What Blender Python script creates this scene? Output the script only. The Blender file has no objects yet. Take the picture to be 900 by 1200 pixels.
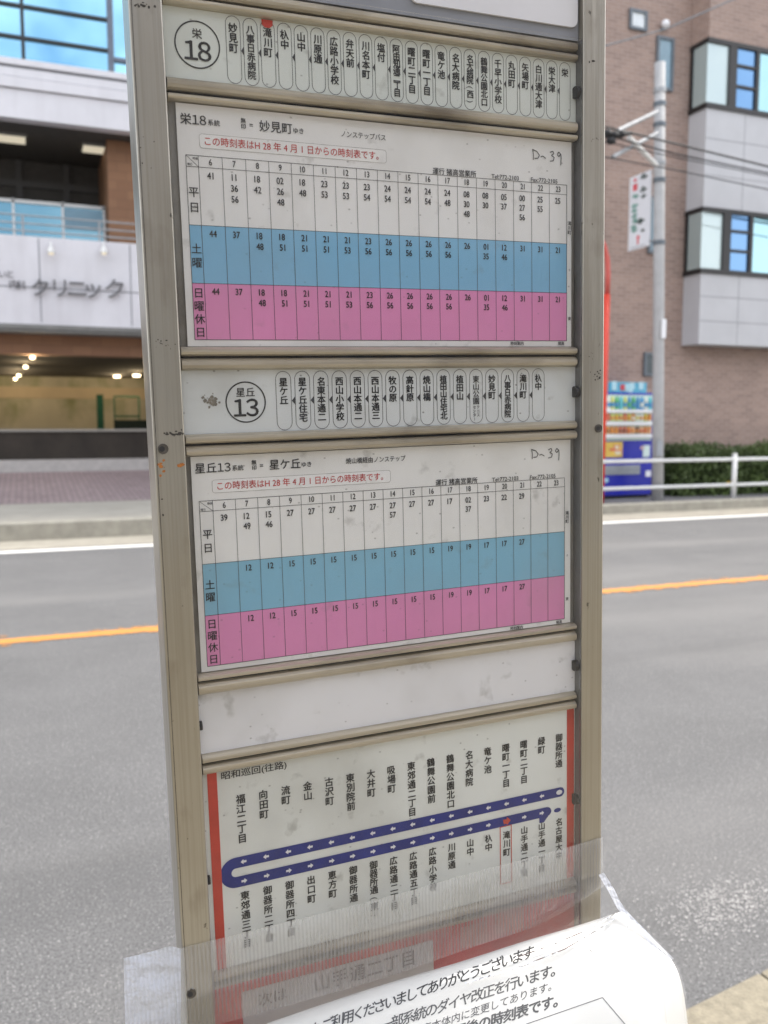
import bpy, math, random
from mathutils import Vector, Matrix
from mathutils.bvhtree import BVHTree
random.seed(7)
sc = bpy.context.scene
col = sc.collection
R = math.radians

# ------------------------------------------------------------------ camera
YAW, PITCH, FPX = R(21.9), math.atan(103 / 1040.0), 1040.0
CAM = Vector((0, 0, 1.5))
cF = Vector((math.sin(YAW) * math.cos(PITCH), math.cos(YAW) * math.cos(PITCH), -math.sin(PITCH)))
cR = Vector((math.cos(YAW), -math.sin(YAW), 0))
cD = cF.cross(cR)
cd = bpy.data.cameras.new('camera')
cam = bpy.data.objects.new('camera', cd)
col.objects.link(cam)
cam.matrix_world = Matrix(((cR.x, -cD.x, -cF.x, CAM.x), (cR.y, -cD.y, -cF.y, CAM.y), (cR.z, -cD.z, -cF.z, CAM.z), (0, 0, 0, 1)))
cd.sensor_fit = 'VERTICAL'
cd.sensor_height = 36
cd.lens = FPX / 1200 * 36
cd.clip_start, cd.clip_end = 0.05, 3000
cd.dof.use_dof = True
cd.dof.focus_distance = 0.80
cd.dof.aperture_fstop = 8.5
sc.camera = cam

# ------------------------------------------------------------------ sky, sun, exposure
SUN_EL, SUN_AZ = R(50), R(82)          # azimuth clockwise from +Y
w = bpy.data.worlds.new('World')
sc.world = w
w.use_nodes = True
nt = w.node_tree
bg = nt.nodes['Background']
sky = nt.nodes.new('ShaderNodeTexSky')
sky.sky_type = 'NISHITA'
sky.sun_disc = False
sky.sun_elevation = SUN_EL
sky.sun_rotation = SUN_AZ
sky.dust_density = 2.0
tc = nt.nodes.new('ShaderNodeTexCoord')
cl = nt.nodes.new('ShaderNodeTexNoise')
cl.inputs['Scale'].default_value = 2.2
cl.inputs['Detail'].default_value = 7
cl.inputs['Roughness'].default_value = .55
rp = nt.nodes.new('ShaderNodeValToRGB')
rp.color_ramp.elements[0].position = .38
rp.color_ramp.elements[1].position = .60
mx = nt.nodes.new('ShaderNodeMix')
mx.data_type = 'RGBA'
nt.links.new(tc.outputs['Generated'], cl.inputs['Vector'])
nt.links.new(cl.outputs['Fac'], rp.inputs['Fac'])
nt.links.new(rp.outputs['Color'], mx.inputs['Factor'])
nt.links.new(sky.outputs['Color'], mx.inputs['A'])
mx.inputs['B'].default_value = (9.5, 9.6, 9.9, 1)      # bright cloud
nt.links.new(mx.outputs['Result'], bg.inputs['Color'])
bg.inputs['Strength'].default_value = 0.10
sl = bpy.data.lights.new('sun', 'SUN')
sun = bpy.data.objects.new('sun', sl)
col.objects.link(sun)
sl.energy = 2.3
sl.angle = R(9)
sl.color = (1, .95, .87)
sd = Vector((math.sin(SUN_AZ) * math.cos(SUN_EL), math.cos(SUN_AZ) * math.cos(SUN_EL), math.sin(SUN_EL)))
sun.rotation_euler = sd.to_track_quat('Z', 'Y').to_euler()
sc.view_settings.view_transform = 'Standard'
sc.view_settings.look = 'None'
sc.view_settings.gamma = 1
sc.view_settings.use_curve_mapping = False
sc.view_settings.exposure = 1.42
sc.cycles.transparent_max_bounces = 24
sc.cycles.max_bounces = 10

# ------------------------------------------------------------------ helpers
def at(px, py, Y):
    """point on the vertical plane y = Y that photo pixel (px, py) looks at"""
    d = cR * ((px - 450) / FPX) + cD * ((py - 600) / FPX) + cF
    return CAM + d * (Y / d.y)

def tag(o, label=None, cat=None, group=None, kind=None):
    if label: o['label'] = label
    if cat: o['category'] = cat
    if group: o['group'] = group
    if kind: o['kind'] = kind
    return o

def empty(name, loc=(0, 0, 0), label=None, cat=None, group=None):
    o = bpy.data.objects.new(name, None)
    o.empty_display_size = .1
    col.objects.link(o)
    o.location = loc
    return tag(o, label, cat, group)

class MB:
    def __init__(s):
        s.v, s.f, s.mi, s.m = [], [], [], 0
    def add(s, vs, fs):
        b = len(s.v)
        s.v += [tuple(p) for p in vs]
        for f in fs:
            s.f.append(tuple(i + b for i in f)); s.mi.append(s.m)
        return s
    def box(s, x0, x1, y0, y1, z0, z1):
        if x0 > x1: x0, x1 = x1, x0
        if y0 > y1: y0, y1 = y1, y0
        if z0 > z1: z0, z1 = z1, z0
        return s.add([(x0, y0, z0), (x1, y0, z0), (x1, y1, z0), (x0, y1, z0), (x0, y0, z1), (x1, y0, z1), (x1, y1, z1), (x0, y1, z1)],
                     [(3, 2, 1, 0), (4, 5, 6, 7), (0, 1, 5, 4), (1, 2, 6, 5), (2, 3, 7, 6), (3, 0, 4, 7)])
    def quad(s, a, b, c, d):
        return s.add([a, b, c, d], [(0, 1, 2, 3)])
    def poly(s, pts):
        return s.add(pts, [tuple(range(len(pts)))])
    def prism(s, prof, x0, x1):
        """profile of (y, z) pairs swept along x"""
        n = len(prof)
        vs = [(x0, y, z) for y, z in prof] + [(x1, y, z) for y, z in prof]
        fs = [(i, (i + 1) % n, n + (i + 1) % n, n + i) for i in range(n)]
        return s.add(vs, fs + [tuple(range(n - 1, -1, -1)), tuple(range(n, 2 * n))])
    def slab(s, pts, y0, y1):
        """polygon of (x, z) pairs thickened from y0 to y1"""
        n = len(pts)
        vs = [(x, y0, z) for x, z in pts] + [(x, y1, z) for x, z in pts]
        fs = [(i, (i + 1) % n, n + (i + 1) % n, n + i) for i in range(n)]
        return s.add(vs, fs + [tuple(range(n - 1, -1, -1)), tuple(range(n, 2 * n))])
    def tube(s, path, r, n=12, r1=None, cap=True):
        path = [Vector(p) for p in path]
        k = len(path); b0 = []; up = Vector((0, 0, 1))
        for i, p in enumerate(path):
            t = (path[min(i + 1, k - 1)] - path[max(i - 1, 0)]).normalized()
            a = t.cross(up)
            if a.length < .05: a = t.cross(Vector((1, 0, 0)))
            a.normalize(); c = t.cross(a)
            rr = r if r1 is None else r + (r1 - r) * i / (k - 1)
            b0 += [p + (a * math.cos(2 * math.pi * j / n) + c * math.sin(2 * math.pi * j / n)) * rr for j in range(n)]
        fs = []
        for i in range(k - 1):
            for j in range(n):
                fs.append((i * n + j, i * n + (j + 1) % n, (i + 1) * n + (j + 1) % n, (i + 1) * n + j))
        if cap: fs += [tuple(range(n - 1, -1, -1)), tuple(range((k - 1) * n, k * n))]
        return s.add(b0, fs)
    def ball(s, c, r, n=10, sx=1, sy=1, sz=1):
        vs = []; fs = []
        for i in range(n + 1):
            a = math.pi * i / n
            for j in range(2 * n):
                b = math.pi * j / n
                vs.append((c[0] + r * sx * math.sin(a) * math.cos(b), c[1] + r * sy * math.sin(a) * math.sin(b), c[2] + r * sz * math.cos(a)))
        for i in range(n):
            for j in range(2 * n):
                fs.append((i * 2 * n + j, (i + 1) * 2 * n + j, (i + 1) * 2 * n + (j + 1) % (2 * n), i * 2 * n + (j + 1) % (2 * n)))
        return s.add(vs, fs)
    def build(s, name, mats, parent=None, loc=None, smooth=False, bevel=0):
        me = bpy.data.meshes.new(name)
        me.from_pydata(s.v, [], s.f)
        if not isinstance(mats, (list, tuple)): mats = [mats]
        for m in mats: me.materials.append(m)
        if len(mats) > 1: me.polygons.foreach_set('material_index', s.mi)
        if smooth: me.polygons.foreach_set('use_smooth', [True] * len(me.polygons))
        me.validate()
        o = bpy.data.objects.new(name, me)
        col.objects.link(o)
        if parent: o.parent = parent
        if loc: o.location = loc
        if bevel:
            b = o.modifiers.new('bevel', 'BEVEL'); b.width = bevel; b.segments = 2; b.limit_method = 'ANGLE'
            wn = o.modifiers.new('wn', 'WEIGHTED_NORMAL'); wn.keep_sharp = True
            me.polygons.foreach_set('use_smooth', [True] * len(me.polygons))
        return o

_g = {}
def glyph(t):
    """flat outline faces of a string at size 1, baseline at 0 (built-in font)"""
    if t not in _g:
        cu = bpy.data.curves.new('t', 'FONT'); cu.body = t; cu.resolution_u = 3
        o = bpy.data.objects.new('t', cu); col.objects.link(o)
        dg = bpy.context.evaluated_depsgraph_get()
        e = o.evaluated_get(dg); m = e.to_mesh()
        _g[t] = ([(v.co.x, v.co.y) for v in m.vertices], [tuple(p.vertices) for p in m.polygons])
        e.to_mesh_clear()
        bpy.data.objects.remove(o); bpy.data.curves.remove(cu)
    return _g[t]

def extent(t):
    vs = glyph(t)[0]
    return (min(v[0] for v in vs), max(v[0] for v in vs)) if vs else (0, 0)

def text(mb, t, x, z, size, y, align='L', bold=0.0, sx=1.0, slant=0.0, fn=None):
    """lay a string flat on the plane y (facing -y); z = vertical middle of the line"""
    vs, fs = glyph(t)
    if not vs: return
    a, b = extent(t)
    x0 = {'L': 0, 'C': -(a + b) / 2, 'R': -b}[align]
    passes = [(0, 0)] if not bold else [(-bold, 0), (bold, 0), (0, bold * .8), (0, -bold * .8)]
    for k, (dx, dz) in enumerate(passes):
        pts = [(x + (vx + x0 + dx) * size * sx, z + (vz - .345 + dz + slant * vx) * size) for vx, vz in vs]
        if fn: P = [fn(p[0], p[1], k) for p in pts]
        else: P = [(p[0], y - k * 3e-5, p[1]) for p in pts]
        mb.add(P, fs)

def vtext(mb, t, x, ztop, pitch, size, y, bold=0.0, sx=1.0):
    for i, ch in enumerate(t):
        if ch in '()（）ー':
            # vertical forms: turned a quarter
            vs, fs = glyph(ch)
            cx = sum(extent(ch)) / 2
            mb.add([(x + (vz - .345) * size * sx, y - 1e-5, ztop - pitch * (i + .5) - (vx - cx) * size) for vx, vz in vs], fs)
        else:
            text(mb, ch, x, ztop - pitch * (i + .5), size, y, 'C', bold, sx)

# ------------------------------------------------------------------ materials
def mat(name, color, rough=.6, metal=0.0, var=.12, scale=8.0, bump=0.0, bscale=60.0, spec=.5, stretch=None, ior=None):
    m = bpy.data.materials.new(name); m.use_nodes = True
    t = m.node_tree; p = t.nodes['Principled BSDF']
    p.inputs['Roughness'].default_value = rough
    p.inputs['Metallic'].default_value = metal
    p.inputs['Specular IOR Level'].default_value = spec
    if ior: p.inputs['IOR'].default_value = ior
    tcn = t.nodes.new('ShaderNodeTexCoord')
    mp = t.nodes.new('ShaderNodeMapping')
    if stretch: mp.inputs['Scale'].default_value = stretch
    t.links.new(tcn.outputs['Object'], mp.inputs['Vector'])
    n = t.nodes.new('ShaderNodeTexNoise'); n.inputs['Scale'].default_value = scale; n.inputs['Detail'].default_value = 6
    n.inputs['Roughness'].default_value = .6
    t.links.new(mp.outputs['Vector'], n.inputs['Vector'])
    r = t.nodes.new('ShaderNodeValToRGB')
    c = Vector(color[:3])
    lo, hi = c * (1 - var), c * (1 + var)
    r.color_ramp.elements[0].position = .3; r.color_ramp.elements[1].position = .7
    r.color_ramp.elements[0].color = (*lo, 1); r.color_ramp.elements[1].color = (*[min(1, q) for q in hi], 1)
    t.links.new(n.outputs['Fac'], r.inputs['Fac'])
    t.links.new(r.outputs['Color'], p.inputs['Base Color'])
    if bump:
        n2 = t.nodes.new('ShaderNodeTexNoise'); n2.inputs['Scale'].default_value = bscale; n2.inputs['Detail'].default_value = 5
        t.links.new(mp.outputs['Vector'], n2.inputs['Vector'])
        b = t.nodes.new('ShaderNodeBump'); b.inputs['Strength'].default_value = bump; b.inputs['Distance'].default_value = .01
        t.links.new(n2.outputs['Fac'], b.inputs['Height']); t.links.new(b.outputs['Normal'], p.inputs['Normal'])
    m['p'] = 1
    return m

def overlay(m, color, lo, hi, scale, strength=1.0, stretch=(1, 1, 1), detail=6, seed=0, voronoi=False):
    """mix a stain / speck layer with its own shape over a material's colour"""
    t = m.node_tree; p = t.nodes['Principled BSDF']
    src = p.inputs['Base Color'].links[0].from_socket
    tcn = t.nodes.new('ShaderNodeTexCoord'); mp = t.nodes.new('ShaderNodeMapping')
    mp.inputs['Scale'].default_value = stretch; mp.inputs['Location'].default_value = (seed * 3.1, seed * 1.7, seed * 2.3)
    t.links.new(tcn.outputs['Object'], mp.inputs['Vector'])
    if voronoi:
        n = t.nodes.new('ShaderNodeTexVoronoi'); n.inputs['Scale'].default_value = scale; o = n.outputs['Distance']
    else:
        n = t.nodes.new('ShaderNodeTexNoise'); n.inputs['Scale'].default_value = scale; n.inputs['Detail'].default_value = detail; o = n.outputs['Fac']
    t.links.new(mp.outputs['Vector'], n.inputs['Vector'])
    r = t.nodes.new('ShaderNodeMapRange'); r.inputs['From Min'].default_value = lo; r.inputs['From Max'].default_value = hi
    r.inputs['To Max'].default_value = strength
    t.links.new(o, r.inputs['Value'])
    x = t.nodes.new('ShaderNodeMix'); x.data_type = 'RGBA'
    t.links.new(r.outputs['Result'], x.inputs['Factor']); t.links.new(src, x.inputs['A'])
    x.inputs['B'].default_value = (*color, 1)
    t.links.new(x.outputs['Result'], p.inputs['Base Color'])
    return m

def paper_mat(name, color, seed, dirt=.5):
    m = mat(name, color, .65, var=.03, scale=9, spec=.3)
    overlay(m, (.33, .31, .26), .50, .78, 7, .55 * dirt, (1, 1, 1), 8, seed)
    overlay(m, (.22, .21, .18), .62, .74, 45, .55 * dirt, (1, 1, 1), 8, seed + 3)
    overlay(m, (.12, .11, .10), .10, .04, 70, .6 * dirt, (1, 1, 1.4), 2, seed + 5, True)
    return m

def emit(name, color, s):
    m = bpy.data.materials.new(name); m.use_nodes = True
    p = m.node_tree.nodes['Principled BSDF']
    p.inputs['Base Color'].default_value = (*color, 1); p.inputs['Emission Color'].default_value = (*color, 1)
    p.inputs['Emission Strength'].default_value = s
    return m

def film(name, milk, color, gloss=.5, rough=.15, ribs=0.0, rib_dir='X', rib_scale=60, wr=0.0, wrs=25, patchy=False):
    """clear plastic: transparent mixed with a milky diffuse share and a fresnel sheen"""
    m = bpy.data.materials.new(name); m.use_nodes = True
    t = m.node_tree; t.nodes.clear()
    out = t.nodes.new('ShaderNodeOutputMaterial')
    tr = t.nodes.new('ShaderNodeBsdfTransparent'); tr.inputs['Color'].default_value = (1, 1, 1, 1)
    df = t.nodes.new('ShaderNodeBsdfDiffuse'); df.inputs['Color'].default_value = (*color, 1)
    tl = t.nodes.new('ShaderNodeBsdfTranslucent'); tl.inputs['Color'].default_value = (*color, 1)
    md = t.nodes.new('ShaderNodeMixShader'); md.inputs['Fac'].default_value = .35
    t.links.new(df.outputs[0], md.inputs[1]); t.links.new(tl.outputs[0], md.inputs[2])
    m1 = t.nodes.new('ShaderNodeMixShader')
    tcn = t.nodes.new('ShaderNodeTexCoord')
    nz = t.nodes.new('ShaderNodeTexNoise'); nz.inputs['Scale'].default_value = 14; nz.inputs['Detail'].default_value = 6
    t.links.new(tcn.outputs['Object'], nz.inputs['Vector'])
    mr = t.nodes.new('ShaderNodeMapRange'); mr.inputs['From Min'].default_value = .3; mr.inputs['From Max'].default_value = .7
    mr.inputs['To Min'].default_value = milk * .55; mr.inputs['To Max'].default_value = milk * 1.45
    if patchy:
        nz.inputs['Scale'].default_value = 6; mr.inputs['From Min'].default_value = .45; mr.inputs['From Max'].default_value = .72
        mr.inputs['To Min'].default_value = 0; mr.inputs['To Max'].default_value = milk * 2
    t.links.new(nz.outputs['Fac'], mr.inputs['Value'])
    fac = mr.outputs['Result']
    if ribs:
        wv = t.nodes.new('ShaderNodeTexWave'); wv.wave_type = 'BANDS'; wv.bands_direction = rib_dir
        wv.inputs['Scale'].default_value = rib_scale; wv.inputs['Distortion'].default_value = 1.2; wv.inputs['Detail'].default_value = 2
        t.links.new(tcn.outputs['Object'], wv.inputs['Vector'])
        ad = t.nodes.new('ShaderNodeMath'); ad.operation = 'MULTIPLY_ADD'
        ad.inputs[1].default_value = ribs
        t.links.new(wv.outputs['Fac'], ad.inputs[0]); t.links.new(fac, ad.inputs[2]); fac = ad.outputs[0]
    t.links.new(fac, m1.inputs['Fac'])
    t.links.new(tr.outputs[0], m1.inputs[1]); t.links.new(md.outputs[0], m1.inputs[2])
    gl = t.nodes.new('ShaderNodeBsdfGlossy'); gl.inputs['Roughness'].default_value = rough
    fr = t.nodes.new('ShaderNodeFresnel'); fr.inputs['IOR'].default_value = 1.45
    mu = t.nodes.new('ShaderNodeMath'); mu.operation = 'MULTIPLY'; mu.inputs[1].default_value = gloss
    t.links.new(fr.outputs[0], mu.inputs[0])
    m2 = t.nodes.new('ShaderNodeMixShader')
    t.links.new(mu.outputs[0], m2.inputs['Fac']); t.links.new(m1.outputs[0], m2.inputs[1]); t.links.new(gl.outputs[0], m2.inputs[2])
    if wr:
        nb = t.nodes.new('ShaderNodeTexNoise'); nb.inputs['Scale'].default_value = wrs; nb.inputs['Detail'].default_value = 3
        t.links.new(tcn.outputs['Object'], nb.inputs['Vector'])
        b = t.nodes.new('ShaderNodeBump'); b.inputs['Strength'].default_value = wr; b.inputs['Distance'].default_value = .02
        t.links.new(nb.outputs['Fac'], b.inputs['Height'])
        for q in (gl, df, fr): t.links.new(b.outputs['Normal'], q.inputs['Normal'])
    t.links.new(m2.outputs[0], out.inputs['Surface'])
    return m

def glass_mat(name, tint, dark, refl=.55, rough=.03):
    m = bpy.data.materials.new(name); m.use_nodes = True
    t = m.node_tree; t.nodes.clear()
    out = t.nodes.new('ShaderNodeOutputMaterial')
    gl = t.nodes.new('ShaderNodeBsdfGlossy'); gl.inputs['Roughness'].default_value = rough; gl.inputs['Color'].default_value = (*tint, 1)
    df = t.nodes.new('ShaderNodeBsdfDiffuse'); df.inputs['Color'].default_value = (*dark, 1)
    x = t.nodes.new('ShaderNodeMixShader'); x.inputs['Fac'].default_value = refl
    nb = t.nodes.new('ShaderNodeTexNoise'); nb.inputs['Scale'].default_value = .8
    tcn = t.nodes.new('ShaderNodeTexCoord'); t.links.new(tcn.outputs['Object'], nb.inputs['Vector'])
    b = t.nodes.new('ShaderNodeBump'); b.inputs['Strength'].default_value = .02; b.inputs['Distance'].default_value = .05
    t.links.new(nb.outputs['Fac'], b.inputs['Height']); t.links.new(b.outputs['Normal'], gl.inputs['Normal'])
    t.links.new(df.outputs[0], x.inputs[1]); t.links.new(gl.outputs[0], x.inputs[2]); t.links.new(x.outputs[0], out.inputs['Surface'])
    return m

M = {}
M['alu'] = mat('aged_aluminium', (.43, .405, .355), .32, .75, .12, 6, .12, 90, stretch=(1.0, 1.0, .12))
overlay(M['alu'], (.20, .175, .13), .45, .65, 420, .22, (1, 1, .008), 3, 5)
overlay(M['alu'], (.25, .215, .155), .45, .65, 5, .4, (1, 1, .6), 6, 11)
overlay(M['alu'], (.16, .12, .08), .62, .80, 30, .45, (1, 1, .5), 8, 2)
overlay(M['alu'], (.05, .045, .04), .72, .76, 120, .7, (1, 1, .7), 4, 9)
M['rail'] = mat('rail_aluminium', (.55, .495, .40), .38, .5, .12, 6, .10, 90, stretch=(.12, 1, 1))
overlay(M['rail'], (.13, .10, .07), .48, .70, 18, .8, (.35, 1, 1), 8, 4)
overlay(M['rail'], (.22, .19, .14), .45, .65, 420, .22, (.008, 1, 1), 3, 6)
M['back'] = mat('back_panel_grey', (.30, .29, .27), .55, .2, .12, 10)
overlay(M['back'], (.14, .12, .10), .5, .72, 22, .7, (1, 1, 1), 8, 1)
M['board'] = mat('header_grey', (.24, .25, .28), .5, 0, .08, 12)
M['plate'] = mat('header_plate_white', (.66, .66, .70), .4, 0, .04, 8)
M['dark'] = mat('dark_rubber', (.025, .025, .028), .6)
M['bolt'] = mat('bolt_steel', (.12, .11, .10), .45, .7, .3, 200)
M['rust'] = mat('rust', (.35, .13, .03), .8, 0, .4, 150)
M['chip'] = mat('flaked_paint', (.05, .045, .04), .8, 0, .4, 150)
M['paper1'] = paper_mat('timetable_paper_upper', (.82, .82, .82), 1, .7)
M['paper2'] = paper_mat('timetable_paper_lower', (.83, .83, .82), 4, .7)
M['strip1'] = paper_mat('route_strip_upper', (.72, .76, .73), 7, .7)
M['strip2'] = paper_mat('route_strip_lower', (.70, .73, .74), 9, 1.0)
M['blank'] = paper_mat('blank_board', (.83, .83, .86), 12, .7)
M['map'] = paper_mat('route_map_board', (.79, .81, .78), 15, .8)
M['sticker'] = paper_mat('notice_sticker', (.86, .86, .86), 2, .3)
M['blue'] = paper_mat('saturday_blue', (.24, .50, .73), 1, .35)
M['pink'] = paper_mat('holiday_pink', (.76, .29, .54), 1, .35)
M['blue2'] = paper_mat('saturday_blue_lower', (.24, .50, .67), 5, .35)
M['pink2'] = paper_mat('holiday_pink_lower', (.74, .28, .52), 5, .45)
M['ink'] = mat('black_ink', (.028, .028, .03), .6, 0, .3, 60)
M['inkgrey'] = mat('grey_ink', (.07, .07, .075), .6, 0, .3, 60)
M['pencil'] = mat('pencil', (.05, .05, .05), .6, 0, .4, 200)
M['redink'] = mat('red_ink', (.55, .05, .05), .6, 0, .2, 60)
M['redbar'] = mat('red_bar', (.55, .055, .035), .5, 0, .15, 30)
M['navy'] = mat('navy_ink', (.006, .016, .20), .5, 0, .2, 30)
M['whiteink'] = mat('white_ink', (.75, .76, .80), .5, 0, .05, 30)
M['redpanel'] = mat('red_panel', (.62, .08, .08), .5, 0, .15, 20)
M['cover'] = film('acrylic_cover', .010, (.78, .78, .76), .38, .02, patchy=True)
M['tape'] = film('ribbed_tape', .23, (.95, .95, .96), .7, .2, .10, 'X', 90, .15, 40)
M['tapeend'] = film('folded_tape', .66, (.74, .77, .86), 1.0, .25, .2, 'X', 90, .5, 60)
M['sleeve'] = film('clear_sleeve', .07, (.95, .95, .95), .7, .16, 0, 'X', 60, .4, 9)
M['notice'] = mat('notice_paper', (.82, .81, .775), .6, 0, .03, 8, .16, 10)
M['asphalt'] = mat('asphalt', (.136, .135, .136), .9, 0, .10, 1.5, .55, 260)
overlay(M['asphalt'], (.05, .05, .052), .44, .60, 125, .72, (1, 1, 1), 3, 2)
overlay(M['asphalt'], (.58, .57, .55), .19, .07, 85, .8, (1, 1, 1), 2, 6, True)
overlay(M['asphalt'], (.19, .185, .18), .48, .75, .9, .6, (.22, 1, 1), 6, 3)
overlay(M['asphalt'], (.06, .06, .06), .56, .72, 1.3, .45, (.12, 1, 1), 7, 8)
M['orange'] = mat('orange_line', (.46, .20, .04), .7, 0, .12, 20)
overlay(M['orange'], (.16, .15, .14), .60, .72, 30, .7, (1, 1, 1), 8, 2)
M['white_line'] = mat('white_line', (.70, .69, .66), .7, 0, .10, 12)
M['gutter'] = mat('gutter_concrete', (.36, .33, .27), .85, 0, .15, 4, .3, 60)
M['kerb'] = mat('kerb_concrete', (.33, .31, .26), .85, 0, .18, 6, .3, 60)
M['footway'] = mat('footway_asphalt', (.16, .16, .165), .9, 0, .15, 3, .3, 90)
M['near_footway'] = mat('near_footway', (.215, .19, .14), .9, 0, .22, 40, .5, 120)
M['apron'] = mat('apron_concrete', (.34, .32, .275), .9, 0, .12, 2, .2, 60)
M['worn'] = mat('worn_marking', (.42, .41, .40), .8, 0, .2, 20)
M['fascia'] = mat('white_panel', (.70, .69, .72), .5, 0, .05, 1.5)
overlay(M['fascia'], (.50, .48, .50), .5, .8, 2, .5, (1.2, 1, .15), 6, 1)
M['seam'] = mat('panel_seam', (.25, .25, .27), .7)
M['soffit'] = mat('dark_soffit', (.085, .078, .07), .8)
M['greysoffit'] = mat('grey_soffit', (.20, .20, .19), .8)
M['brown'] = mat('brown_brick_band', (.34, .15, .07), .8, 0, .15, 6)
M['garage'] = mat('garage_wall', (.55, .50, .38), .85, 0, .12, 1.2)
overlay(M['garage'], (.22, .24, .10), .5, .72, 1.4, .8, (1, 1, .6), 7, 2)
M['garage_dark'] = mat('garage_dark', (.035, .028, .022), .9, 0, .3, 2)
M['ledge'] = mat('ledge_concrete', (.30, .28, .25), .85)
M['green'] = mat('green_paint', (.015, .12, .065), .6)
M['mullion'] = mat('black_mullion', (.015, .017, .02), .4)
M['greymull'] = mat('grey_mullion', (.13, .15, .19), .4, .3)
M['steel'] = mat('galvanised', (.36, .37, .38), .5, .4, .12, 9)
M['rail_white'] = mat('rail_white_paint', (.78, .78, .76), .4, 0, .05, 9)
M['letter'] = mat('letter_metal', (.13, .125, .13), .45, .4)
M['lampglass'] = emit('lamp_glow', (1, .82, .55), 2.2)
M['panelglow'] = emit('panel_glow', (.80, .72, .55), .25)
M['sky_glass'] = glass_mat('blue_glass', (.50, .86, .98), (.02, .09, .15), .85)
M['partition'] = glass_mat('cyan_glass', (.34, .55, .66), (.06, .24, .34), .35)
M['win_blue'] = glass_mat('window_glass_blue', (.22, .38, .60), (.02, .08, .20), .6)
M['win_cyan'] = glass_mat('window_glass_cyan', (.36, .56, .61), (.05, .15, .19), .75)
M['curtain'] = glass_mat('window_with_curtain', (.62, .72, .74), (.40, .47, .46), .30)
M['frame'] = mat('black_frame', (.022, .02, .02), .4, .2)
M['greyframe'] = mat('grey_frame', (.13, .15, .17), .45, .3)
M['glassblock'] = mat('glass_block', (.22, .33, .40), .2, 0, .1, 6)
M['baypanel'] = mat('bay_panel', (.49, .49, .505), .55, 0, .05, 2)
M['poleconc'] = mat('pole_concrete', (.42, .42, .42), .8, 0, .10, 5, .1, 40)
M['cable'] = mat('cable_black', (.02, .02, .022), .6)
M['redpaint'] = mat('red_paint', (.62, .045, .02), .4, 0, .06, 6)
M['vblue'] = mat('vending_blue', (.012, .018, .36), .3, 0, .06, 3)
M['vwhite'] = mat('vending_white', (.80, .80, .82), .35, 0, .03, 3)
M['vgrey'] = mat('vending_grey', (.30, .32, .35), .35, .2)
M['leaf'] = mat('leaf_green', (.075, .115, .028), .6, 0, .45, 1.7)
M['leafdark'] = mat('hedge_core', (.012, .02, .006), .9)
M['twig'] = mat('twig', (.06, .04, .025), .9)
M['yellow'] = mat('yellow_flower', (.75, .5, .03), .6)
M['roof'] = mat('flat_roof', (.2, .2, .2), .9)
M['apt'] = mat('apartment_wall', (.52, .49, .45), .8, 0, .1, 1)

def brick_mat(name, c1, c2, mortar, wid=.227, hei=.07):
    m = bpy.data.materials.new(name); m.use_nodes = True
    t = m.node_tree; p = t.nodes['Principled BSDF']; p.inputs['Roughness'].default_value = .75
    tcn = t.nodes.new('ShaderNodeTexCoord'); sp = t.nodes.new('ShaderNodeSeparateXYZ'); cb = t.nodes.new('ShaderNodeCombineXYZ')
    ad = t.nodes.new('ShaderNodeMath'); ad.operation = 'ADD'
    t.links.new(tcn.outputs['Object'], sp.inputs[0])
    t.links.new(sp.outputs['X'], ad.inputs[0]); t.links.new(sp.outputs['Y'], ad.inputs[1])
    t.links.new(ad.outputs[0], cb.inputs['X']); t.links.new(sp.outputs['Z'], cb.inputs['Y'])
    b = t.nodes.new('ShaderNodeTexBrick')
    b.inputs['Scale'].default_value = 1; b.inputs['Brick Width'].default_value = wid; b.inputs['Row Height'].default_value = hei
    b.inputs['Mortar Size'].default_value = .008; b.inputs['Mortar Smooth'].default_value = .3
    b.inputs['Color1'].default_value = (*c1, 1); b.inputs['Color2'].default_value = (*c2, 1); b.inputs['Mortar'].default_value = (*mortar, 1)
    t.links.new(cb.outputs[0], b.inputs['Vector'])
    n = t.nodes.new('ShaderNodeTexNoise'); n.inputs['Scale'].default_value = .9; n.inputs['Detail'].default_value = 6
    t.links.new(tcn.outputs['Object'], n.inputs['Vector'])
    hs = t.nodes.new('ShaderNodeHueSaturation')
    mr = t.nodes.new('ShaderNodeMapRange'); mr.inputs['To Min'].default_value = .82; mr.inputs['To Max'].default_value = 1.18
    t.links.new(n.outputs['Fac'], mr.inputs['Value']); t.links.new(mr.outputs[0], hs.inputs['Value'])
    t.links.new(b.outputs['Color'], hs.inputs['Color']); t.links.new(hs.outputs[0], p.inputs['Base Color'])
    bp = t.nodes.new('ShaderNodeBump'); bp.inputs['Strength'].default_value = .5; bp.inputs['Distance'].default_value = .01; bp.invert = True
    t.links.new(b.outputs['Fac'], bp.inputs['Height']); t.links.new(bp.outputs[0], p.inputs['Normal'])
    return m
M['brick'] = brick_mat('pink_brown_tiles', (.35, .245, .20), (.265, .185, .155), (.40, .32, .28))
M['brownbrick'] = brick_mat('orange_brick', (.31, .165, .09), (.26, .135, .075), (.22, .12, .07), .4, .2)

def paver_mat():
    m = brick_mat('brick_pavers', (.30, .235, .235), (.24, .185, .19), (.15, .12, .12), .2, .1)
    t = m.node_tree
    for n in t.nodes:
        if n.type == 'COMBXYZ':
            sp = [q for q in t.nodes if q.type == 'SEPXYZ'][0]
            for l in list(n.inputs['Y'].links): t.links.remove(l)
            for l in list(n.inputs['X'].links): t.links.remove(l)
            t.links.new(sp.outputs['Y'], n.inputs['X']); t.links.new(sp.outputs['X'], n.inputs['Y'])
    return m
M['pavers'] = paver_mat()

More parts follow.
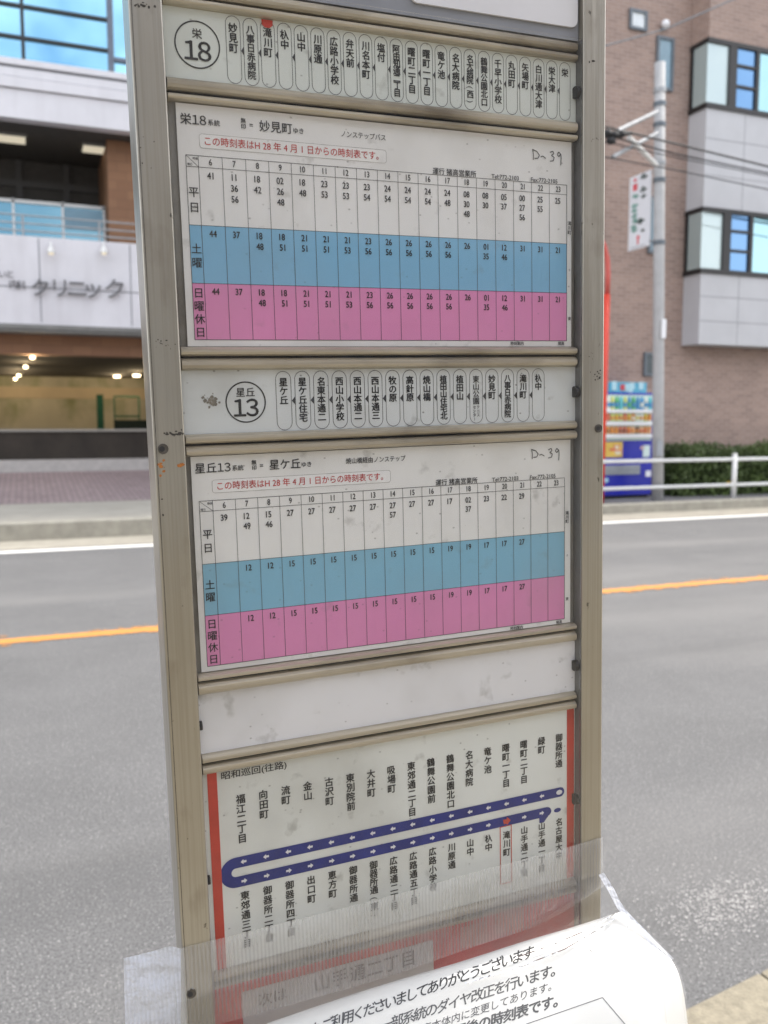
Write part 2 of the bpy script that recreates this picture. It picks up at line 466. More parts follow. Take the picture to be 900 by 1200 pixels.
# ------------------------------------------------------------------ the setting
def struct(name, mb, m, **k):
    return tag(mb.build(name, m, **k), kind='structure')

struct('ground', MB().quad((-600, -600, -.02), (600, -600, -.02), (600, 900, -.02), (-600, 900, -.02)), M['footway'])
struct('road', MB().quad((-90, .6, 0), (90, .6, 0), (90, 12.2, 0), (-90, 12.2, 0)), M['asphalt'])
ol = MB().quad((-90, 6.50, .004), (90, 6.50, .004), (90, 6.65, .004), (-90, 6.65, .004))
ro_ = random.Random(17)
for i in range(420):
    x, y, a = ro_.uniform(-4, 12), 6.575 + ro_.choice((-1, 1)) * (.075 + abs(ro_.gauss(0, .035))), ro_.uniform(.006, .03)
    ol.poly([(x + 2.2 * a * ro_.uniform(.5, 1.2) * math.cos(k * 1.047), y + a * .6 * ro_.uniform(.5, 1.2) * math.sin(k * 1.047), .0042 + i * 1e-6) for k in range(6)])
struct('centre_line', ol, M['orange'])
struct('edge_line', MB().quad((-90, 11.12, .004), (90, 11.12, .004), (90, 11.34, .004), (-90, 11.34, .004)), M['white_line'])
struct('gutter', MB().quad((-90, 11.42, .004), (90, 11.42, .004), (90, 12.2, .012), (-90, 12.2, .012)), M['gutter'])
def kerb_y(x): return 1.687 + .163 * (max(-3.0, min(9.0, x)) - 1.5)
nk = MB()
for i in range(-5, 15):
    xa, xb = i * .6 + .003, (i + 1) * .6 - .003
    P = [(xa, kerb_y(xa) - .15), (xb, kerb_y(xb) - .15), (xb, kerb_y(xb)), (xa, kerb_y(xa))]
    nk.add([(x, y, -.05) for x, y in P] + [(x, y, .015) for x, y in P], [(3, 2, 1, 0), (4, 5, 6, 7), (0, 1, 5, 4), (1, 2, 6, 5), (2, 3, 7, 6), (3, 0, 4, 7)])
struct('near_kerb', nk, M['near_footway'], bevel=.006)
nf_ = [(x, kerb_y(x) - .152) for x in (-60, -3, 0, 3, 6, 9, 60)] + [(60, -8.0), (-60, -8.0)]
struct('near_footway', MB().add([(x, y, .010) for x, y in nf_], [tuple(range(len(nf_)))[::-1]]), M['near_footway'])
wk = MB()
rr = random.Random(3)
for i in range(1300):
    x = 1.98 + rr.gauss(0, .15); y = 2.06 + rr.gauss(0, .075) + (x - 2.02) * .16; a = rr.uniform(.0010, .0036)
    an = [rr.uniform(.5, 1.2) * a for _ in range(6)]
    wk.poly([(x + an[k] * math.cos(k * 1.047), y + an[k] * math.sin(k * 1.047), .004 + i * 2e-7) for k in range(6)])
struct('worn_road_marking', wk, M['worn'])
# far side, left of the brick building: apron, brick pavers
xs = 8.0
struct('far_kerb', MB().box(-90, xs, 12.2, 12.42, -.05, .24).box(xs + .01, 90, 12.2, 12.40, -.05, .17), M['kerb'], bevel=.02)
struct('apron', MB().quad((-90, 12.42, .22), (xs, 12.42, .22), (xs, 15.4, .22), (-90, 15.4, .22)), M['apron'])
struct('far_footway', MB().quad((xs, 12.40, .15), (90, 12.40, .15), (90, 14.05, .15), (xs, 14.05, .15)), M['footway'])
struct('paved_forecourt', MB().quad((-90, 15.4, .222), (xs, 15.4, .222), (xs, 20.0, .50), (-90, 20.0, .50)), M['pavers'])

# ------------------------------------------------------------------ clinic building (left)
CB = empty('clinic_building', (0, 20, 0), 'white clinic building with blue glass upper floor above a lit open garage', 'building')
def part(name, mb, m, parent=CB, **k):
    o = mb.build(name, m, parent, **k)
    r = parent
    while r.parent: r = r.parent
    o.matrix_parent_inverse = Matrix.Translation(-r.location) if parent == r else Matrix()
    if parent != r: pass
    return o
X0, X1 = -14.0, 7.7
part('fascia', MB().box(X0, X1, 20.0, 20.35, 3.55, 5.33), M['fascia'])
sm = MB()
for x in (-5.6, -2.6, .385, 2.2, 5.2): sm.box(x - .012, x + .012, 19.995, 20.0, 3.60, 5.30)
sm.box(X0, X1, 19.9955, 20.0, 4.29, 4.315)
part('panel_seam', sm, M['seam'])
part('drip_edge', MB().box(X0, X1, 19.96, 20.35, 3.46, 3.55), M['greysoffit'])
part('lower_soffit', MB().box(X0, X1, 20.0, 21.4, 3.40, 3.46), M['greysoffit'])
part('brick_band', MB().box(X0, X1, 20.6, 20.8, 2.98, 3.40), M['brownbrick'])
# garage below
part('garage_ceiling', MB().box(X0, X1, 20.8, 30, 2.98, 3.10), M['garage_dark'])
part('garage_wall', MB().box(X0, X1, 30, 30.3, -.02, 3.10), M['garage'])
part('garage_wall_panel', MB().box(X0, X1, 29.97, 30, 2.30, 2.66), mat('garage_upper_panel', (.62, .50, .34), .8, 0, .06, 2))
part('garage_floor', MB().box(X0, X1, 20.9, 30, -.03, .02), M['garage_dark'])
part('threshold', MB().box(X0, X1, 19.98, 20.5, .3, .74), mat('threshold_concrete', (.42, .40, .38), .85))
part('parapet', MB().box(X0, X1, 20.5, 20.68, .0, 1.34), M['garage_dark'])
part('parapet_cap', MB().box(X0, X1, 20.46, 20.72, 1.34, 1.39), M['ledge'])
part('column', MB().box(5.6, 6.2, 20.55, 21.0, 0, 3.0), M['fascia'])
part('column', MB().box(-6.2, -5.6, 20.55, 21.0, 0, 3.0), M['fascia'])
# upper balcony level
part('balcony_floor', MB().box(X0, X1, 20.35, 23.2, 5.0, 5.2), M['greysoffit'])
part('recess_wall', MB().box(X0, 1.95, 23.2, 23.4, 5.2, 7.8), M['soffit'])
bm_ = MB()
for x in (-1.9, .0, 1.05): bm_.box(x, x + .14, 23.12, 23.2, 5.2, 7.8)
bm_.box(X0, 1.95, 23.13, 23.2, 7.05, 7.2)
part('recess_frame', bm_, mat('dark_frame', (.09, .085, .08), .6))
part('brick_pier', MB().box(1.86, 3.7, 20.75, 23.2, 5.2, 7.64), M['brownbrick'])
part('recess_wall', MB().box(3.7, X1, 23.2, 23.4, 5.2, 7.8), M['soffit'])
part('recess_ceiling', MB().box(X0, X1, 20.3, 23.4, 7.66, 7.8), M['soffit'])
for x in (-1.0, .62, 2.9):
    pass
pp = part('partition', MB().box(X0, 1.86, 21.6, 21.64, 5.2, 6.35), M['partition'])
pf = MB()
for x in (-.1, .92, 1.80): pf.box(x, x + .05, 21.56, 21.6, 5.2, 6.42)
pf.box(X0, 1.86, 21.56, 21.6, 6.33, 6.40)
part('partition_frame', pf, M['rail_white'])
pl_ = MB()
for i in range(22): pl_.box(.98 + i * .037, .995 + i * .037, 21.55, 21.57, 5.85, 6.3)
part('partition_slats', pl_, M['greymull'])
rl = MB()
for z in (5.45, 5.60, 5.76): rl.tube([(X0, 20.1, z), (X1, 20.1, z)], .018, 8)
for i in range(14): rl.tube([(X0 + .6 + i * 1.5, 20.1, 5.33), (X0 + .6 + i * 1.5, 20.1, 5.78)], .022, 8)
part('balcony_railing', rl, M['steel'])
# white bands and glass storey
part('upper_band', MB().box(X0, X1, 20.0, 20.3, 7.64, 8.20), M['fascia'])
part('upper_band', MB().box(X0, X1, 19.94, 20.3, 8.22, 8.42), M['fascia'])
part('upper_band', MB().box(X0, X1, 19.97, 20.3, 8.44, 8.60), M['fascia'])
part('shadow_gap', MB().box(X0, X1, 20.02, 20.3, 8.20, 8.22).box(X0, X1, 20.02, 20.3, 8.42, 8.44).box(X0, X1, 20.01, 20.3, 8.60, 8.66), M['seam'])
part('glass_sill', MB().box(X0, X1, 19.95, 20.3, 8.66, 8.78), M['fascia'])
gw = part('glazing', MB().box(X0, X1, 20.06, 20.10, 8.78, 13.5), M['sky_glass'])
mm = MB()
for x in (-4.2, -2.7, -1.2, .235): mm.box(x - .035, x + .035, 20.0, 20.06, 8.78, 13.5)
for z in (9.22, 9.83, 10.6, 11.4, 12.3): mm.box(X0, 1.9, 20.005, 20.06, z - .03, z + .03)
part('mullion', mm, M['mullion'])
m3 = MB()
for x in (1.93, 3.6, 5.3): m3.box(x - .06, x + .06, 19.99, 20.06, 8.78, 13.5)
m3.box(1.99, X1, 20.0, 20.06, 9.02, 9.10)
part('grey_mullion', m3, M['greymull'])
part('building_body', MB().box(X0, X1, 23.4, 30.3, 3.12, 13.5).box(X0, X0 + .3, 20.35, 23.4, 5.2, 13.5).box(X1 - .3, X1, 20.35, 23.4, 5.2, 13.5)
     .box(X0, X1, 20.3, 23.4, 7.8, 8.7).box(X0, X0 + .3, 20.9, 30, 0, 2.98).box(X1 - .3, X1, 20.9, 30, 0, 2.98), M['fascia'])
part('roof', MB().box(X0 - .1, X1 + .1, 19.95, 30.4, 13.5, 13.9), M['fascia'])
# clinic lettering: raised metal letters standing off the fascia
for ch, px, sz in (('ク', 47, .40), ('リ', 70, .42), ('ニ', 90, .44), ('ッ', 109, .44), ('ク', 134, .46)):
    c = at(px, 338 + (px - 47) * .02, 20)
    mb = MB(); vs, fs = glyph(ch)
    a, b = extent(ch)
    for yy in (19.90, 19.955):
        mb.add([(c.x + (vx - (a + b) / 2) * sz * 1.05, yy, c.z + (vz - .35) * sz) for vx, vz in vs], fs)
    n = len(vs)
    ed = {}
    for f in fs:
        for i in range(len(f)):
            k = (f[i], f[(i + 1) % len(f)])
            ed[tuple(sorted(k))] = ed.get(tuple(sorted(k)), 0) + 1
    for (i, j), q in ed.items():
        if q == 1: mb.f.append((i, j, j + n, i + n)); mb.mi.append(0)
    part('sign_letter', mb, M['letter'])
for ch, px, py, sz in (('い', 3, 322, .17), ('と', 12, 322, .17), ('内', 16, 334, .19), ('科', 25, 335, .19)):
    c = at(px, py, 20); mb = MB()
    text(mb, ch, c.x, c.z, sz, 19.94, 'C', .02)
    part('sign_letter', mb, M['letter'])

# lamps of the clinic
for i, (px, lab) in enumerate(((60, 'small white spotlight on the clinic fascia above its first large letters'), (122, 'small white spotlight on the clinic fascia nearest the timetable post'))):
    c = at(px, 293, 19.8)
    t = empty('spotlight', (c.x, 20.0, c.z), lab, 'spotlight', 'spotlights on the clinic fascia')
    a = MB().tube([(0, 0, .16), (0, -.12, .15), (0, -.16, .06)], .022, 8).build('bracket', M['rail_white'], t)
    b = MB().tube([(0, -.16, .07), (0, -.18, -.06)], .05, 12, .085).build('shade', M['rail_white'], t)
    MB().ball((0, -.183, -.075), .05, 8, 1, 1, .5).build('bulb', M['panelglow'], t)
for k, (px, py) in enumerate(((38, 419), (30, 430), (22, 440), (18, 444))):
    Y = (21.05, 23.6, 26.8, 28.8)[k]
    c = at(px, py, Y)
    t = empty('ceiling_lamp', (c.x, Y, 2.98), 'small round lamp in the slanting row under the garage ceiling', 'ceiling lamp', 'row of lamps in the garage')
    MB().ball((0, 0, c.z - 2.98), .045, 8, 1.2, 1, .8).build('bulb', M['lampglass'], t)
    MB().tube([(0, 0, 0), (0, 0, c.z - 2.98)], .015, 6).build('cord', M['garage_dark'], t)
    l = bpy.data.lights.new('garage_lamp_light', 'POINT'); l.energy = 10; l.color = (1, .78, .48); l.shadow_soft_size = .12
    lo = bpy.data.objects.new('garage_lamp_light', l); col.objects.link(lo); lo.parent = t; lo.location = (0, -.25, c.z - 3.1)
for px, py, Y, lab in ((160, 440, 26.5, 'bright lamp under the garage ceiling close beside the timetable post'), (137, 441, 28.5, 'lamp above the green gate inside the garage')):
    c = at(px, py, Y)
    t = empty('wall_lamp', (c.x, Y, 2.98), lab, 'lamp')
    MB().box(-.10, .10, -.05, .05, c.z - 2.98 - .03, c.z - 2.98 + .03).build('bulb', M['lampglass'], t, bevel=.02)
    MB().tube([(0, 0, 0), (0, 0, c.z - 2.98)], .015, 6).build('cord', M['garage_dark'], t)
    l = bpy.data.lights.new('garage_lamp_light', 'POINT'); l.energy = 11; l.color = (1, .78, .48); l.shadow_soft_size = .12
    lo = bpy.data.objects.new('garage_lamp_light', l); col.objects.link(lo); lo.parent = t; lo.location = (0, -.2, c.z - 3.15)
for px, py, Y, lab in ((12, 162, 21.4, 'cream ceiling light panel in the clinic balcony, the left one'), (114, 173, 21.5, 'cream ceiling light panel in the clinic balcony, beside the brick pier')):
    c = at(px, py, Y)
    t = empty('ceiling_light_panel', (c.x, Y, 7.66), lab, 'ceiling light', 'light panels under the balcony ceiling')
    MB().box(-.30, .30, -.28, .28, -.05, 0).build('diffuser', M['panelglow'], t)
    MB().box(-.33, .33, -.31, -.282, -.055, 0).box(-.33, .33, .282, .31, -.055, 0).build('frame', M['greysoffit'], t)
# green gate in the garage
gx0, gx1, gx2 = at(116, 470, 27).x, at(134, 470, 27).x, at(163, 470, 27).x
g = empty('garage_gate', (gx1, 27, 0), 'green metal gate with a tall post and dark bin screen inside the garage', 'gate')
MB().box(gx0 - gx1 - .06, gx0 - gx1 + .12, 0, .15, 0, 2.35).build('gate_post', M['green'], g)
fr = MB()
for x in (0, gx2 - gx1): fr.box(x - .02, x + .02, .03, .07, 0, 2.30)
for z in (1.7, 2.27): fr.box(0, gx2 - gx1, .035, .085, z, z + .05)
fr.build('gate_frame', M['green'], g)
MB().box(-.05, gx2 - gx1 + .5, -.3, -.2, 0, 1.62).build('screen', mat('dark_green_screen', (.015, .03, .025), .7), g)

# ------------------------------------------------------------------ brick building (right)
BB = empty('brick_building', (12, 14, 0), 'pink brown tiled building with grey bay windows across the road', 'building')
bx0, bx1, yb, yw = 8.05, 34.0, 13.53, 14.0
def bpart(name, mb, m, parent=BB, **k):
    o = mb.build(name, m, parent, **k)
    o.matrix_parent_inverse = Matrix.Translation(-BB.location) if parent == BB else Matrix()
    return o
bpart('wall', MB().box(bx0, bx1, yw, 26, -.05, 14.5), M['brick'])
bpart('roof', MB().box(bx0 - .1, bx1 + .1, yw - .08, 26.1, 14.5, 14.75), M['greysoffit'])
cx = 11.83                                         # left edge of the projecting bay
def zb(py): return at(840, py, yb).z
bayz0 = at(822, 403, yb).z
w1b, w1t, w2b, w2t = at(822, 320, yb).z, at(822, 242, yb).z, at(822, 125, yb).z, at(822, 42, yb).z
bpart('bay', MB().box(cx, bx1, yb, yw, bayz0, w1b), M['baypanel'])
bpart('bay', MB().box(cx, bx1, yb, yw, w1t, w2b), M['baypanel'])
bpart('bay_top', MB().box(cx, bx1, yb, yw, w2t, 14.3), M['brick'])
sm = MB()
for x in (12.75, 14.0, 16.2, 18.4):
    sm.box(x - .006, x + .006, yb - .002, yb, bayz0, w1b).box(x - .006, x + .006, yb - .002, yb, w1t, w2b)
for z in (bayz0 + (w1b - bayz0) * .33, bayz0 + (w1b - bayz0) * .68, w1t + (w2b - w1t) * .33, w1t + (w2b - w1t) * .7):
    sm.box(cx - .002, bx1, yb - .0025, yb, z - .006, z + .006)
bpart('panel_seam', sm, M['seam'])
for zb0, zt0 in ((w1b, w1t), (w2b, w2t)):
    for k, xo in enumerate((0, 6.2, 12.4)):
        W = 4.2
        xa = cx + xo
        f = MB()
        f.box(xa, xa + W, yb - .03, yb + .06, zb0, zb0 + .09).box(xa, xa + W, yb - .03, yb + .06, zt0 - .08, zt0)
        xm1, xm2, xm3 = xa + .50, xa + .62, xa + 1.12
        f.box(xm1 - .02, xm2 + .04, yb - .028, yb + .05, zb0 + .09, zt0 - .08)
        f.box(xm3, xm3 + .08, yb - .028, yb + .05, zb0 + .09, zt0 - .08)
        f.box(xa + 2.6, xa + 2.68, yb - .028, yb + .05, zb0 + .09, zt0 - .08).box(xa + W - .06, xa + W, yb - .028, yb + .05, zb0 + .09, zt0 - .08)
        h = zt0 - zb0
        for q in (.38, .68): f.box(xm2, xm3, yb - .02, yb + .05, zb0 + h * q - .025, zb0 + h * q + .025)
        if k == 0:
            f.box(xa - .03, xa + .0, yb - .03, yw, zb0, zb0 + .09).box(xa - .03, xa, yb - .03, yw, zt0 - .08, zt0)
            f.box(xa - .03, xa + .02, yw - .1, yw - .03, zb0 + .09, zt0 - .08)
        fo = bpart('window', f, M['frame'])
        g1 = MB().box(xa + .005, xm1, yb + .01, yb + .03, zb0 + .09, zt0 - .08)
        if k == 0: g1.box(xa - .012, xa + .004, yb + .01, yw - .1, zb0 + .09, zt0 - .08)
        bpart('curtain_pane', g1, M['curtain'], fo)
        bpart('small_pane', MB().box(xm2, xm3, yb + .01, yb + .03, zb0 + .09, zt0 - .08), M['win_blue'], fo)
        bpart('large_pane', MB().box(xm3 + .08, xa + W - .06, yb + .01, yb + .03, zb0 + .09, zt0 - .08), M['win_cyan'], fo)
        if k: bpart('bay', MB().box(xa - 2.0, xa, yb, yw, zb0, zt0), M['baypanel'])
bpart('bay', MB().box(cx + 16.6, bx1, yb, yw, w1b, w1t).box(cx + 16.6, bx1, yb, yw, w2b, w2t), M['baypanel'])
# blocks behind the glass
bpart('room_backing', MB().box(cx + .02, cx + 16.6, yb + .1, yw, w1b, w1t).box(cx + .02, cx + 16.6, yb + .1, yw, w2b, w2t), M['curtain'])
def small_window(px0, py0, px1, py1, m, name='window'):
    a = at(px0, py0, yw); b = at(px1, py1, yw)
    x0, x1, z1, z0 = a.x, b.x, a.z, b.z
    f = MB().box(x0, x0 + .05, yw - .05, yw, z0, z1).box(x1 - .05, x1, yw - .05, yw, z0, z1)
    f.box(x0 + .05, x1 - .05, yw - .048, yw, z0, z0 + .05).box(x0 + .05, x1 - .05, yw - .048, yw, z1 - .05, z1)
    fo = bpart(name, f, M['greyframe'])
    bpart('pane', MB().box(x0 + .05, x1 - .05, yw - .02, yw, z0 + .05, z1 - .05), m, fo)
small_window(737, 10, 757, 38, mat('frosted_pane', (.66, .70, .72), .25))
small_window(769, 42, 787, 108, M['glassblock'])
small_window(760, 230, 771, 298, M['glassblock'])
small_window(754, 413, 767, 441, mat('dark_pane', (.06, .08, .09), .15))

# apartment block on the near side of the street, behind the viewer (mirrored in the cover and in the windows)
AP = empty('apartment_building', (0, -9, 0), 'beige apartment block with balconies, standing behind the viewer on the near side', 'building')
def apart(name, mb, m, parent=AP, **k):
    o = mb.build(name, m, parent, **k)
    o.matrix_parent_inverse = Matrix.Translation(-AP.location)
    return o
apart('wall', MB().box(-22, 16, -20, -9, -.05, 9.6), M['apt'])
apart('roof', MB().box(-22.2, 16.2, -20.2, -8.8, 9.6, 9.85), M['roof'])
for fl_ in range(3):
    z = .3 + fl_ * 3.1
    for i in range(8):
        x = -20 + i * 4.5
        if fl_: apart('balcony', MB().box(x - .2, x + 3.6, -9, -7.9, z - .15, z).box(x - .2, x + 3.6, -7.98, -7.9, z, z + 1.05).box(x - .2, x - .12, -9, -7.98, z, z + 1.05).box(x + 3.52, x + 3.6, -9, -7.98, z, z + 1.05), M['fascia'])
        apart('window', MB().box(x + .6, x + 2.8, -9, -8.97, z + .1, z + 2.1), M['win_blue'])
        apart('window_frame', MB().box(x + .5, x + .6, -9, -8.94, z, z + 2.2).box(x + 2.8, x + 2.9, -9, -8.94, z, z + 2.2).box(x + 1.67, x + 1.73, -8.97, -8.94, z + .1, z + 2.1).box(x + .6, x + 2.8, -9, -8.94, z + 2.1, z + 2.2), M['greyframe'])

# lamp on the brick wall
c = at(780, 28, 13.9)
t = empty('security_light', (c.x, 14, c.z), 'small round white lamp on the brick wall above the utility pole', 'wall lamp')
MB().ball((0, -.10, 0), .075, 10).build('globe', M['vwhite'], t, smooth=True)
MB().tube([(0, 0, -.05), (0, -.1, -.07)], .035, 8).build('bracket', M['greyframe'], t)

# ------------------------------------------------------------------ utility pole, its banner and cables
pb, ptop = Vector((10.36, 12.75, .14)), Vector((10.13, 12.75, 7.55))
UP = empty('utility_pole', pb, 'tall grey concrete utility pole with steel arms in front of the brick wall', 'utility pole')
def pp_(z):                                   # point on the pole axis at height z (local)
    return (ptop - pb) * (z / (ptop.z - pb.z))
MB().tube([pp_(z) for z in (-.1, 2, 4, 7.41)], .100, 20, .090).build('shaft', M['poleconc'], UP, smooth=True)
def zp(py): return at(777, py, 12.75).z - pb.z
for py in (107, 123, 147, 192, 212, 285):
    z = zp(py); MB().tube([pp_(z - .035), pp_(z + .035)], .106, 20).build('band', M['greyframe'] if py in (123, 147, 212, 285) else M['steel'], UP)
def loc(px, py, Y): return at(px, py, Y) - pb
for a, b in (((770, 131), (724, 153)), ((770, 156), (718, 184))):
    MB().tube([loc(*a, 12.62), loc(*b, 12.3)], .035, 8).build('arm', M['steel'], UP)
MB().tube([loc(737, 161, 12.35), loc(769, 194, 12.62)], .04, 8).build('brace', M['rail_white'], UP)
ins = MB()
for px, py in ((712, 156), (720, 158), (728, 157), (716, 165)):
    q = loc(px, py, 12.3); ins.ball(q, .075, 6, 1.2, 1, .8)
ins.tube([loc(706, 160, 12.3), loc(740, 156, 12.3)], .03, 8)
ins.build('insulator', M['cable'], UP)
q = loc(778, 385, 12.62); MB().box(q.x - .045, q.x + .045, q.y - .005, q.y + .01, q.z - .16, q.z + .16).build('number_plate', M['vwhite'], UP)
q = loc(773, 525, 12.62); MB().box(q.x - .06, q.x + .05, q.y - .008, q.y + .01, q.z - .13, q.z + .13).build('cover_plate', M['vgrey'], UP)

def sag(a, b, s, n=14):
    return [a.lerp(b, i / n) + Vector((0, 0, -s * 4 * (i / n) * (1 - i / n))) for i in range(n + 1)]
labs = ['thick black cable, the highest running right from the pole arm', 'black cable running second from the top past the grey bay',
        'thin black cable running just under the second one past the grey bay', 'thin black cable, the lowest running right from the pole']
for (p1, p2, p3, r), lab in zip((((715, 150), (790, 168), (900, 195), .024), ((716, 160), (790, 180), (900, 203), .018), ((716, 168), (790, 184), (900, 206), .012), ((714, 185), (790, 199), (900, 222), .014)), labs):
    A, B_, C_ = at(*p1, 12.3), at(*p2, 12.3), at(*p3, 12.3)
    D_ = C_ + (C_ - B_) * 5; E_ = A + (A - B_) * 5
    o = MB().tube([E_, A, B_, C_, D_], r * .75, 8).build('cable', M['cable'])
    tag(o, lab, 'cable', 'overhead cables by the pole')
A, B_, C_ = at(690, 59, 12.3), at(780, 34, 12.3), at(860, -1, 12.3)
o = MB().tube([A + (A - B_) * 4, A, B_, C_, C_ + (C_ - B_) * 4], .012, 8).build('cable', M['greyframe'])
tag(o, 'thin grey wire rising past the small white window of the brick building', 'cable', 'overhead cables by the pole')

# banner sign hung from the pole, at right angles to the street
ya, yb2 = 12.75, 13.65
s1, s2 = at(763, 199, 12.95), at(761, 288, 12.95)
bx = (s1.x + s2.x) / 2
# find the far edge depth so that it falls at px 738
lo_, hi_ = 12.95, 15.0
for _ in range(40):
    md_ = (lo_ + hi_) / 2
    if at(738, 250, md_).x < bx: lo_ = md_
    else: hi_ = md_
yfar = lo_
zt, zb_ = s1.z, s2.z
BN = empty('banner_sign', (bx, 12.95, zb_), 'narrow white hanging banner with red and green marks beside the utility pole', 'sign')
H_, D_ = zt - zb_, yfar - 12.95
MB().box(-.02, .02, 0, D_, 0, H_).build('board', mat('banner_white', (.78, .80, .84), .4, 0, .03, 4), BN, bevel=.005)
def bmark(mb, u, v, wu, hv, x=-.0225):        # u across from far edge (left in view), v from top, both 0..1
    y = D_ * (1 - u); z = H_ * (1 - v)
    rr2 = random.Random(int(u * 977 + v * 3313))
    for k in range(3):
        dy, dz = rr2.uniform(-.3, .3) * wu * D_, rr2.uniform(-.3, .3) * hv * H_
        mb.quad((x - k * 1e-4, y + dy + wu * D_ * .5, z + dz - hv * H_ * .12), (x - k * 1e-4, y + dy - wu * D_ * .5, z + dz - hv * H_ * .12),
                (x - k * 1e-4, y + dy - wu * D_ * .5, z + dz + hv * H_ * .12), (x - k * 1e-4, y + dy + wu * D_ * .5, z + dz + hv * H_ * .12))
        mb.quad((x - .0004 - k * 1e-4, y + dy + wu * D_ * .1, z + dz - hv * H_ * .5), (x - .0004 - k * 1e-4, y + dy - wu * D_ * .1, z + dz - hv * H_ * .5),
                (x - .0004 - k * 1e-4, y + dy - wu * D_ * .1, z + dz + hv * H_ * .5), (x - .0004 - k * 1e-4, y + dy + wu * D_ * .1, z + dz + hv * H_ * .5))
mg, mr_, mk = MB(), MB(), MB()
bmark(mr_, .30, .06, .18, .05)
mr_.quad((-.0225, D_ * .82, H_ * .80), (-.0225, D_ * .60, H_ * .80), (-.0225, D_ * .60, H_ * .89), (-.0225, D_ * .82, H_ * .89))
mr_.poly([(-.0225, D_ * .60, H_ * .14), (-.0225, D_ * .50, H_ * .19), (-.0225, D_ * .40, H_ * .14)]).quad((-.0225, D_ * .54, H_ * .06), (-.0225, D_ * .46, H_ * .06), (-.0225, D_ * .46, H_ * .14), (-.0225, D_ * .54, H_ * .14))
for v in (.28, .40, .47, .54, .61, .68, .74): bmark(mg, .30, v, .26, .055)
for v in (.05, .22, .32): bmark(mk, .70, v, .26, .06)
bmark(mk, .58, .64, .35, .07); bmark(mk, .74, .77, .2, .04)
for i in range(12): mk.quad((-.0225, D_ * (.85 - i * .06), H_ * .022), (-.0225, D_ * (.82 - i * .06), H_ * .022), (-.0225, D_ * (.82 - i * .06), H_ * .035), (-.0225, D_ * (.85 - i * .06), H_ * .035))
mr_.build('red_marking', mat('banner_red', (.7, .08, .10), .5), BN)
mg.build('green_marking', mat('banner_green', (.16, .36, .30), .5), BN)
mk.build('dark_marking', mat('banner_dark', (.04, .07, .06), .5), BN)
MB().tube([(0, -.22, H_ * .97), (0, .02, H_ * .97)], .012, 6).tube([(0, -.22, H_ * .06), (0, .02, H_ * .06)], .012, 6).build('hanger', M['steel'], BN)

# red post with a bent top beside the vending machine
RP = empty('red_post', (9.035, 12.7, .12), 'red post with a curved top between the timetable and vending machine', 'post')
a = at(710.5, 345, 12.7) - RP.location; b = at(703, 598, 12.7) - RP.location
MB().tube([b, b.lerp(a, .5), a], .062, 14, .066).build('pole', M['redpaint'], RP, smooth=True)
pts = [at(px, py, 12.7) - RP.location for px, py in ((711.5, 345), (712.5, 322), (711.5, 303), (708, 288), (701, 277), (690, 272))]
MB().tube(pts, .045, 12).build('bent_top', mat('faded_red', (.55, .10, .08), .45), RP, smooth=True)

# ------------------------------------------------------------------ vending machine
vx0, vx1 = at(703, 520, 13.3).x, at(765, 520, 13.3).x
VM = empty('vending_machine', (vx0, 13.3, .15), 'blue drinks vending machine with three lit shelves by the brick wall', 'vending machine')
vw = vx1 - vx0
def vz(py): return at(740, py, 13.3).z - .15
def vx(px): return at(px, 500, 13.3).x - vx0
vtop = vz(460)
MB().box(0, vw, .0, .68, .06, vtop).build('body', M['vblue'], VM, bevel=.015)
MB().box(.04, vw - .04, .06, .6, -.01, .06).build('plinth', M['dark'], VM)
hd = MB(); rv = random.Random(5)
hz0, hz1 = vtop, vz(448)
hm = [M['vblue'], mat('topper_cyan', (.10, .42, .60), .5), mat('topper_red', (.55, .06, .08), .5), mat('topper_pale', (.45, .70, .80), .5)]
hd.m = 1; hd.box(.20, vw - .16, .02, .08, hz0, hz1)
hd.m = 2; hd.box(.42, .66, .012, .02, hz0 + .04, hz1 - .04)
hd.m = 3
for i in range(6): x = rv.uniform(.22, vw - .3); hd.box(x, x + .1, .006 + i * .0006, .0195, hz0 + rv.uniform(0, .08), hz0 + rv.uniform(.10, .2))
hd.build('header_board', hm, VM)
dz0, dz1 = vz(516), vz(463)
MB().box(.05, vw - .05, -.006, .0, dz0, dz1).build('display_window', emit('display_back', (.50, .62, .56), .08), VM)
cols = [(.10, .45, .18), (.08, .30, .55), (.75, .78, .70), (.65, .55, .08), (.60, .15, .08), (.68, .28, .06), (.20, .10, .06), (.60, .66, .20), (.75, .45, .25), (.12, .52, .58)]
cm = [mat('drink_colour', c_, .35, 0, .1, 30) for c_ in cols]
rows = [(vz(480), vz(464), (0, 1, 2, 7, 9)), (vz(493), vz(484), (3, 4, 5, 7, 2)), (vz(508), vz(499), (4, 5, 6, 5, 8))]
mid = [(vz(480), vz(472), (1, 2, 9, 0, 2))]
for z0, z1, pal in rows:
    d = MB(); n = 11; pw = (vw - .16) / n
    for i in range(n):
        d.m = rv.choice(pal)
        x = .08 + pw * (i + .5); r0 = pw * .38
        d.tube([(x, -.045, z0), (x, -.045, z0 + (z1 - z0) * .68)], r0, 10)
        d.tube([(x, -.045, z0 + (z1 - z0) * .68), (x, -.045, z0 + (z1 - z0) * .95)], r0, 10, r0 * .45)
        d.m = rv.choice(pal)
        d.tube([(x, -.045, z0 + (z1 - z0) * .2), (x, -.045, z0 + (z1 - z0) * .5)], r0 * 1.04, 10)
    d.build('drink_row', cm, VM)
for py in (482, 496.5, 511):
    z = vz(py); MB().box(.04, vw - .04, -.09, -.006, z - .028, z + .028).build('shelf', M['vwhite'], VM, bevel=.006)
pz0, pz1 = vz(535.5), vz(517.5)
